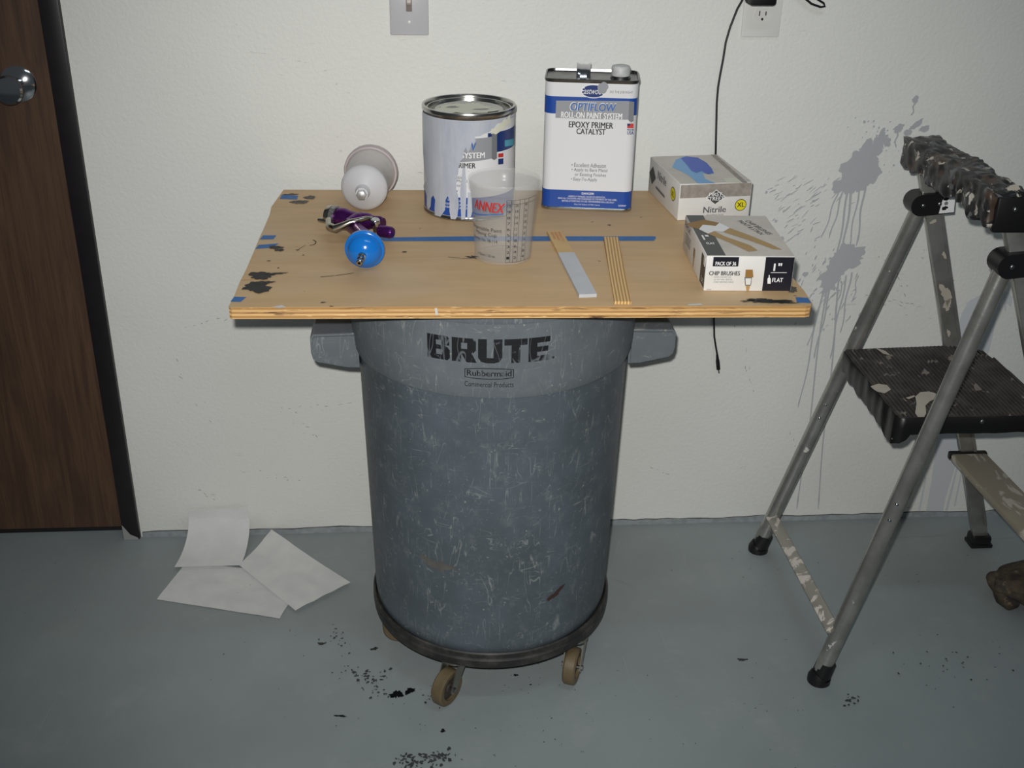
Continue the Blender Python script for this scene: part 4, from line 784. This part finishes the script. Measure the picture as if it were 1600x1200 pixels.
# ================================================================== paper towels on the floor
t = NT('paper_towel'); t.bump(t.noise(260, 2), .4, .001); M['paper'] = t.set(t.mix(t.ramp(t.noise(14), .4, .6), srgb(226, 226, 225), srgb(218, 218, 218)), .8)
def sheet(name, label, corners, hfun, n=16, bulge=0):
    # corners: four floor points, back-left, back-right, front-right, front-left
    a, b, c, d = corners; r_ = thing(name, (sum(p.x for p in corners) / 4, sum(p.y for p in corners) / 4, .0), label, 'paper towel', 0, 'paper towels on the floor'); mb = MB(); vs = []
    for j in range(n + 1):
        for i in range(n + 1):
            s_, q = i / n, j / n; p = a.lerp(b, s_).lerp(d.lerp(c, s_), q); p = V((p.x, p.y, 0)) + hfun(s_, q); vs.append(p)
    m_ = len(vs); fs = [(j * (n + 1) + i, j * (n + 1) + i + 1, (j + 1) * (n + 1) + i + 1, (j + 1) * (n + 1) + i) for j in range(n) for i in range(n)]
    vs2 = [p + V((0, -.0006, .0006)) for p in vs]; fs2 = [tuple(k + m_ for k in f[::-1]) for f in fs]
    rim = [i for i in range(n + 1)] + [(j + 1) * (n + 1) - 1 for j in range(1, n + 1)] + [n * (n + 1) + i for i in range(n - 1, -1, -1)] + [j * (n + 1) for j in range(n - 1, 0, -1)]
    fs3 = [(rim[i], rim[(i + 1) % len(rim)], rim[(i + 1) % len(rim)] + m_, rim[i] + m_) for i in range(len(rim))]
    mb.add(vs + vs2, fs + fs2 + fs3); obj('sheet', mb, 'paper', r_); return r_
Z0 = V((0, 0, 1))
g = lambda x, y: onz(x, y, 0)
sheet('paper_towel', 'paper towel lying flat in front of the one bent up the wall', (g(292, 878), g(478, 900), g(437, 967), g(245, 937)), lambda s, q: Z0 * (.0008 + .002 * abs(noise.noise(V((s * 3, q * 3, 1))))))
sheet('paper_towel', 'paper towel with one corner raised beside the trash can', (g(374, 886), onz(425, 835, 0), g(548, 913), g(462, 957)), lambda s, q: Z0 * (.005 + .018 * max(0, s - .55) * max(0, .5 - q) * 4 * .5 + .003 * abs(noise.noise(V((s * 3, q * 3, 5))))))
# this one climbs from the floor onto the foot of the wall
a, b = g(273, 890), g(377, 887)
def climb(s, q):
    tt = 1 - q                       # 0 at the front edge, 1 at the raised back edge
    base = a.lerp(b, s); L_ = .155 + .012 * s; reach = DW - .006 - base.y; y = min(reach, L_ * math.sin(min(1.35, tt * 1.35)) * .92); z = .0065 + .085 * max(0, tt - .15) ** 1.7 * (1 + .08 * s)
    return V((.006 * math.sin(tt * 3) - .012 * tt * (1 - s) * -1, y, z))
sheet('paper_towel', 'paper towel bent up against the foot of the wall', (a, b, b, a), climb)

# ================================================================== step ladder
def spatter(name, base, spots, rough=.35, metal=0., sc=28, lo=.62, hi=.66, base2=None, stretch=(1, 1, 1)):
    t = NT(name); c = base if not base2 else t.mix(t.ramp(t.noise(20, 4, .6), .4, .65), base, base2); k = None
    for i, (cl, th) in enumerate(spots):
        f = t.ramp(t.noise(sc * (1 + .4 * i), 4, .6, .8, scale=stretch, loc=(i * 3.1, i, 2 * i)), th, th + .035); c = t.mix(f, c, cl)
        k = f if k is None else t.math('MAXIMUM', k, f)
    t.bump(t.noise(60, 4), .2, .002)
    return t.set(c, rough, t.ramp(k, 0, 1, metal, 0.))
M['alu'] = spatter('spattered_aluminium', srgb(172, 171, 166), [(srgb(206, 204, 198), .68)], .24, .66, 20, base2=srgb(152, 151, 146))
M['alurung'] = spatter('paint_spattered_rung', srgb(158, 155, 146), [(srgb(214, 206, 196), .54)], .4, .3, 26)
M['crust'] = spatter('crusted_paint', srgb(26, 25, 26), [(srgb(72, 58, 48), .56), (srgb(96, 98, 100), .58), (srgb(190, 184, 172), .60)], .42, 0, 22, base2=srgb(48, 48, 50))
M['tread'] = spatter('black_tread', srgb(54, 51, 49), [(srgb(136, 130, 122), .63)], .5, 0, 34, base2=srgb(80, 76, 72))
M['skirt'] = spatter('black_skirt', srgb(22, 21, 22), [(srgb(150, 146, 138), .70)], .4, 0, 30)
M['dirtystep'] = spatter('dirty_step', srgb(156, 147, 130), [(srgb(196, 190, 178), .56)], .5, .1, 30, stretch=(1, .4, 1))
M['palepatch'] = plain('pale_paint_patch', (190, 182, 168), .5, mott=.12)
def LF(x, y): return onp(x, y, (0, 2.145, 0), V((0, 1, .06)))
def LN(x, y): return onp(x, y, (0, 1.697, 0), V((0, 1, -.06)))
lad = thing('step_ladder', (1.0, 1.92, 0), 'paint-spattered aluminium folding step ladder with black treads', 'ladder')
for P, foot, hin in ((LF, (1186, 851), (1438, 322)), (LN, (1282, 1052), (1569, 417))):      # tubular legs
    a = P(*foot); b = P(*hin); d = (b - a).normalized(); a = a + d * ((.012 - a.z) / d.z)
    lg = obj('leg', MB().tube([a, a.lerp(b, .5), b], .0160, 20), 'alu', lad)
    f = a.copy(); f.z = 0
    obj('foot_cap', MB().tube([f + d * .045 + V((0, 0, .0)), f + d * .016, f + V((0, 0, .012)), f + V((0, 0, .011)), f], [.0185, .0195, .0200, .0225, .0225], 20), 'black', lg)
    for kk in (.415, .455): 
        q = a.lerp(b, kk); obj('rivet', MB().ball(tuple(q + (CAM - q).normalized() * .0152), .0042, 10, 6), 'chrome', lg)
ra, rb_ = LF(1205, 806), LN(1301, 984)
obj('rung', MB().beam(ra, rb_, .026, .013, (1, 0, .5), .003), 'alurung', lad)
RAILS = []
for P, p0, p1 in ((LF, (1447, 262), (1528, 820)), (LN, (1582, 350), (1617, 555))):
    a = P(*p0); b = P(*p1); d = (b - a).normalized(); a = a - d * ((.945 - a.z) / -d.z); b = a + d * ((.014 - a.z) / d.z); RAILS.append((a, b))
    rl = obj('rail', MB().beam(a, b, .034, .020, (1, 0, 0), .003), 'alu', lad)
    bt = b.copy(); bt.z = 0
    obj('foot_cap', MB().box((bt.x - .026, bt.y - .018, 0), (bt.x + .020, bt.y + .018, .030), .006).box((bt.x - .028, bt.y - .020, 0), (bt.x + .024, bt.y + .020, .010), .003), 'black', rl)
    fp = MB().beam(a + d * .10 + V((0, -.0112, 0)), b - d * .05 + V((0, -.0112, 0)), .006, .0024, (1, 0, 0), 0); obj('rail_flange', fp.xf(Matrix.Translation((.014, 0, 0))), 'alu', rl)
def rail_at(i, z): a, b = RAILS[i]; return a.lerp(b, (a.z - z) / (a.z - b.z))
# hinge brackets
for P, i, xs_ in ((LF, 0, ((1417, 318), (1476, 312))), (LN, 1, ((1550, 413), (1612, 405)))):
    a = P(*xs_[0]); b = P(*xs_[1]); ax = V((b.x - a.x, 0, b.z - a.z)); L = ax.length + .012; ax.normalize(); az_ = V((-ax.z, 0, ax.x)); h = .0215
    o_ = V((a.x, a.y - .0215, a.z)); pg = [(.0 + h - h * math.cos(t_ * PI / 8 - PI / 2 + PI / 2), 0) for t_ in range(0)]
    pg = [(h - h * math.sin(PI * t_ / 10), h * math.cos(PI * t_ / 10)) for t_ in range(11)] + [(L, -h), (L, h * .9)]
    br = obj('hinge_bracket', MB().prism(pg, o_, ax, az_, (0, .042, 0)), 'black', lad)
    for u in (.024, .056): obj('rivet', MB().ball(tuple(o_ + ax * u + V((0, -.001, 0))), .0046, 12, 6, (1, .6, 1)), 'dullmetal', br)
    if i == 0:
        BSF = Plane(o_, ax, az_, (0, -1, 0)); film('sticker', [[(L - .031, -h * .9), (L - .001, -h * .92), (L - .001, h * .85), (L - .018, h * .92), (L - .026, .006)]], BSF, 'ptwhite', br, .0005)
        film('sticker_print', [blob(L - .018, .010, .006, .0045, .3, .3, 16, 1)], BSF, 'ptblack', br, .0009); film('sticker_print', [blob(L - .020, -.0095, .006, .004, -.2, .3, 16, 2)], BSF, 'ptblack', br, .0009); film('sticker_print', [oval(L - .018, 0, .004, .004, 12)], BSF, 'mgrey', br, .0009)
# top cap, thick with dried paint
def lumpbox(a, b, nx, ny, nz, amp, fr, seed=0):
    bm = bmesh.new(); (x0, y0, z0), (x1, y1, z1) = a, b; mb = MB()
    def grid(o, u, w_, nu, nw):
        vs = [V(o) + V(u) * (i / nu) + V(w_) * (j / nw) for j in range(nw + 1) for i in range(nu + 1)]; mb.add(vs, [(j * (nu + 1) + i, j * (nu + 1) + i + 1, (j + 1) * (nu + 1) + i + 1, (j + 1) * (nu + 1) + i) for j in range(nw) for i in range(nu)])
    dx, dy, dz = (x1 - x0, 0, 0), (0, y1 - y0, 0), (0, 0, z1 - z0)
    grid((x0, y0, z0), dx, dy, nx, ny); grid((x0, y0, z1), dx, dy, nx, ny); grid((x0, y0, z0), dx, dz, nx, nz); grid((x0, y1, z0), dx, dz, nx, nz); grid((x0, y0, z0), dy, dz, ny, nz); grid((x1, y0, z0), dy, dz, ny, nz)
    c = V(((x0 + x1) / 2, (y0 + y1) / 2, (z0 + z1) / 2)); hx, hy, hz = (x1 - x0) / 2, (y1 - y0) / 2, (z1 - z0) / 2; out = []
    for p in mb.v:
        n_ = V(((p.x - c.x) / hx, (p.y - c.y) / hy, (p.z - c.z) / hz)); e = V([math.copysign(max(0, abs(k) - .75) * 4, k) for k in n_]); l = e.length or 1
        k = noise.noise(p * fr + V((seed, 0, 0))) + .5 * noise.noise(p * fr * 2.3 + V((0, seed, 3)))
        rnd = max(0, l - 1) * .004 if l > 1 else 0
        out.append(p + e.normalized() * (amp * k - rnd * 1.3) if e.length else p)
    mb.v = out
    bmm = bmesh.new(); vv = [bmm.verts.new(p) for p in mb.v]; [bmm.faces.new([vv[i] for i in f]) for f in mb.f]; bmesh.ops.remove_doubles(bmm, verts=bmm.verts[:], dist=1e-5); return MB().bm(bmm)
capm = lumpbox((.912, 1.735, .922), (.985, 2.110, .972), 14, 70, 10, .0068, 34, 2)
def droop(p):
    if p.z < .935: return V((p.x, p.y, p.z - .010 * (.6 + noise.noise(V((p.x * 5, p.y * 38, 1))))))
    return p + V((0, 0, .006 * noise.noise(V((p.x * 30, p.y * 17, 4))) * (1 if p.z > .96 else .4)))
capm.v = [droop(p) for p in capm.v]
cap = obj('top_cap', capm, 'crust', lad, angle=70)
obj('cap_bracket', MB().box((.925, 1.727, .905), (1.000, 1.742, .965), .004), 'skirt', cap)
q = ony(1586, 327, 1.727); obj('rivet', MB().ball(tuple(q), .0045, 12, 6), 'dullmetal', cap)
q = ony(1584, 293, 1.727); film('paint_dab', [blob(q.x, q.z, .009, .006, 0, .3, 20, 3)], Plane((0, 1.7265, 0), (1, 0, 0), (0, 0, 1), (0, -1, 0)), 'palepatch', cap, .0006)
# platform tread
PZ_, PX0, PX1, PY0, PY1 = .53, .857, 1.160, 1.795, 2.102
def ymax(x):
    pts_ = [(.857, 2.097), (1.10, 2.110), (1.13, 2.104), (1.150, 2.075), (1.155, 2.04), (1.160, 1.98), (1.166, 1.90)]
    for (a, b), (c, d) in zip(pts_, pts_[1:]):
        if a <= x <= c: return b + (d - b) * (x - a) / (c - a)
    return pts_[-1][1] if x > 1.1 else pts_[0][1]
outl = [(PX0 + .012, PY0), (PX1 - .006, PY0), (PX1, PY0 + .008), (1.160, 1.98), (1.152, 2.04), (1.148, 2.078), (1.13, 2.104), (1.10, 2.110), (PX0 + .008, 2.098), (PX0, 2.090), (PX0 + .001, PY0 + .012)]
plat = obj('platform', MB().prism(outl, (0, 0, PZ_ - .012), (1, 0, 0), (0, 1, 0), (0, 0, .0092)), 'tread', lad, smooth=False)
rg = MB(); nr = 36
for i in range(nr):
    x = PX0 + .006 + (PX1 - PX0 - .012) * i / (nr - 1); w_ = .0025; y1 = ymax(x) - .003
    rg.prism([(x - w_, -.0030), (x + w_, -.0030), (x + w_ * .55, 0), (x - w_ * .55, 0)], (0, PY0 + .002, PZ_), (1, 0, 0), (0, 0, 1), (0, y1 - PY0 - .002, 0))
rgo = obj('tread_ridges', rg, 'tread', plat, smooth=False); rgo['kind'] = 'stuff'
sk = MB(); loop = outl + [outl[0]]; pts_ = []
for (a, b), (c, d) in zip(loop, loop[1:]):
    n_ = max(1, int(math.hypot(c - a, d - b) / .006)); pts_ += [(a + (c - a) * k / n_, b + (d - b) * k / n_) for k in range(n_)]
vs = []; cxm, cym = 1.0, 1.95
for (x, y) in pts_:
    left = max(0, min(1, (PX0 + .03 - x) / .03)); near = max(0, 1 - (y - PY0) / .30)
    dp = .034 + left * (.016 * near + .006 + .009 * noise.noise(V((x * 30, y * 55, 2)))) + .002 * noise.noise(V((x * 40, y * 40, 5)))
    if left > 0 and y < PY0 + .06: dp += .006
    bl = .004 * noise.noise(V((x * 40, y * 40, 9))) * left; e = V((x - cxm, y - cym, 0)).normalized()
    p = V((x, y, PZ_ - .0022)); o_ = e * (.003 + bl)
    vs += [p, p + o_ - V((0, 0, .003)), p + o_ * 1.6 - V((0, 0, dp * .5)), p + o_ - V((0, 0, dp)), p - e * .004 - V((0, 0, dp)), p - e * .004 - V((0, 0, .004))]
k = len(pts_); sk.add(vs, [(i * 6 + j, ((i + 1) % k) * 6 + j, ((i + 1) % k) * 6 + (j + 1) % 6, i * 6 + (j + 1) % 6) for i in range(k) for j in range(6)])
obj('platform_skirt', sk, 'skirt', plat, angle=60)
q = ony(1535, 659, PY0 - .004); obj('rivet', MB().ball((q.x, PY0 - .0035, q.z), .0045, 12, 6, (1, .6, 1)), 'dullmetal', plat)
TSx = Plane((0, 0, PZ_), (1, 0, 0), (0, 1, 0), (0, 0, 1))
pxfilm('paint_patch', [[(1430, 646), (1432, 630), (1430, 620), (1438, 613), (1452, 612), (1462, 615), (1464, 622), (1452, 628), (1446, 634), (1447, 646), (1444, 652), (1434, 652)]], TSx, 'palepatch', plat, .0006)
pxfilm('paint_patch', [[(1360, 604), (1372, 600), (1386, 602), (1392, 609), (1382, 615), (1370, 612), (1364, 608)]], TSx, 'palepatch', plat, .0006)
pxfilm('paint_patch', [[(1415, 622), (1428, 618), (1430, 620), (1420, 624)]], TSx, 'palepatch', plat, .0006)
pxfilm('paint_patch', [[(1366, 543), (1384, 549), (1392, 556), (1380, 553)]], TSx, 'palepatch', plat, .0006)
# lower step between the flat rails
zs = .262; a, b = rail_at(0, zs), rail_at(1, zs); dv = V((b.x - a.x, b.y - a.y, 0)).normalized()
a0 = V((a.x - .002, a.y - .010, zs)); b0 = V((b.x - .002, b.y + .010, zs))
ls = obj('lower_step', MB().beam(a0 - V((0, 0, .009)), b0 - V((0, 0, .009)), .080, .018, (1, 0, 0), .004), 'dirtystep', lad)
obj('step_end', MB().box((a0.x - .044, a0.y - .006, zs - .014), (a0.x + .042, a0.y + .006, zs + .003), .003), 'skirt', ls)
# paint dabs on legs and rail
fa, fb = RAILS[0]
RP = Plane(fa - V((0, .0102, 0)), (fb - fa).normalized().cross(V((0, -1, 0))) * -1, (fb - fa) * -1, V((0, -1, -.06)))
for (x, y, a_, b_, rt) in ((1478, 460, .010, .022, .1), (1480, 476, .008, .012, 0), (1477, 400, .004, .010, .4), (1458, 346, .006, .004, 0), (1482, 520, .003, .009, .2)):
    u, q = RP.px(x, y); film('paint_dab', [blob(u, q, a_, b_, rt, .35, 24, x)], RP, 'palepatch', bpy.data.objects['rail'], .0008)

# ================================================================== dirty work glove at the frame's edge
t = NT('dirty_leather'); c = t.mix(t.ramp(t.noise(26, 5, .65), .4, .62), srgb(88, 76, 60), srgb(44, 40, 36)); c = t.mix(t.ramp(t.noise(40, 4, .6, 0, loc=(4, 1, 2)), .6, .7), c, srgb(128, 108, 82)); t.bump(t.noise(120, 3), .3, .002); M['leather'] = t.set(c, .75)
gl = thing('work_glove', (1.285, 1.945, 0), 'crumpled brown leather work glove on the floor beside the ladder', 'glove')
gm = MB(); nu, nv = 44, 24
for j in range(nv + 1):
    for i in range(nu):
        a = 2 * PI * i / nu; ph = PI * j / nv
        d = V((math.cos(a) * math.sin(ph), math.sin(a) * math.sin(ph), math.cos(ph)))
        fold = .16 * math.sin(5 * a + 3 * d.z + 1.5 * math.sin(2 * a)) * math.sin(ph) + .5 * noise.noise(d * 2.2 + V((3, 1, 0))) + .14 * noise.noise(d * 6)
        r_ = 1 + .34 * fold; p = V((d.x * .088 * r_, d.y * .066 * r_, .031 + d.z * .034 * r_)); p.z = max(.0008, p.z) + .014 * max(0, d.x) * max(0, d.z)
        gm.v.append(p)
gm.f = [(j * nu + i, j * nu + (i + 1) % nu, (j + 1) * nu + (i + 1) % nu, (j + 1) * nu + i) for j in range(nv) for i in range(nu)]; gm.mi = [0] * len(gm.f)
obj('palm', gm.xf(T((1.300, 1.945, 0), .25)), 'leather', gl)
cf = MB().tube([V((1.222 + .014 * (i / 10), 1.985 - .105 * i / 10, .022 + .010 * math.sin(i * .7))) for i in range(11)], [.004, .014, .018, .019, .018, .018, .019, .018, .016, .012, .004], 14); cf.v = [V((p.x + .004 * noise.noise(p * 60), p.y, max(.0006, p.z + .004 * noise.noise(p * 50 + V((5, 0, 0)))))) for p in cf.v]
obj('cuff', cf, 'leather', gl)
for k_, (y_, r_, l_) in enumerate(((1.905, .014, .07), (1.935, .015, .085), (1.965, .014, .08), (1.99, .013, .06))):
    obj('finger', MB().tube([V((1.355, y_, .02)), V((1.355 + l_ * .5, y_ + .006, .028)), V((1.355 + l_, y_ - .004, .018))], [r_ * .95, r_, r_ * .7], 12), 'leather', gl)
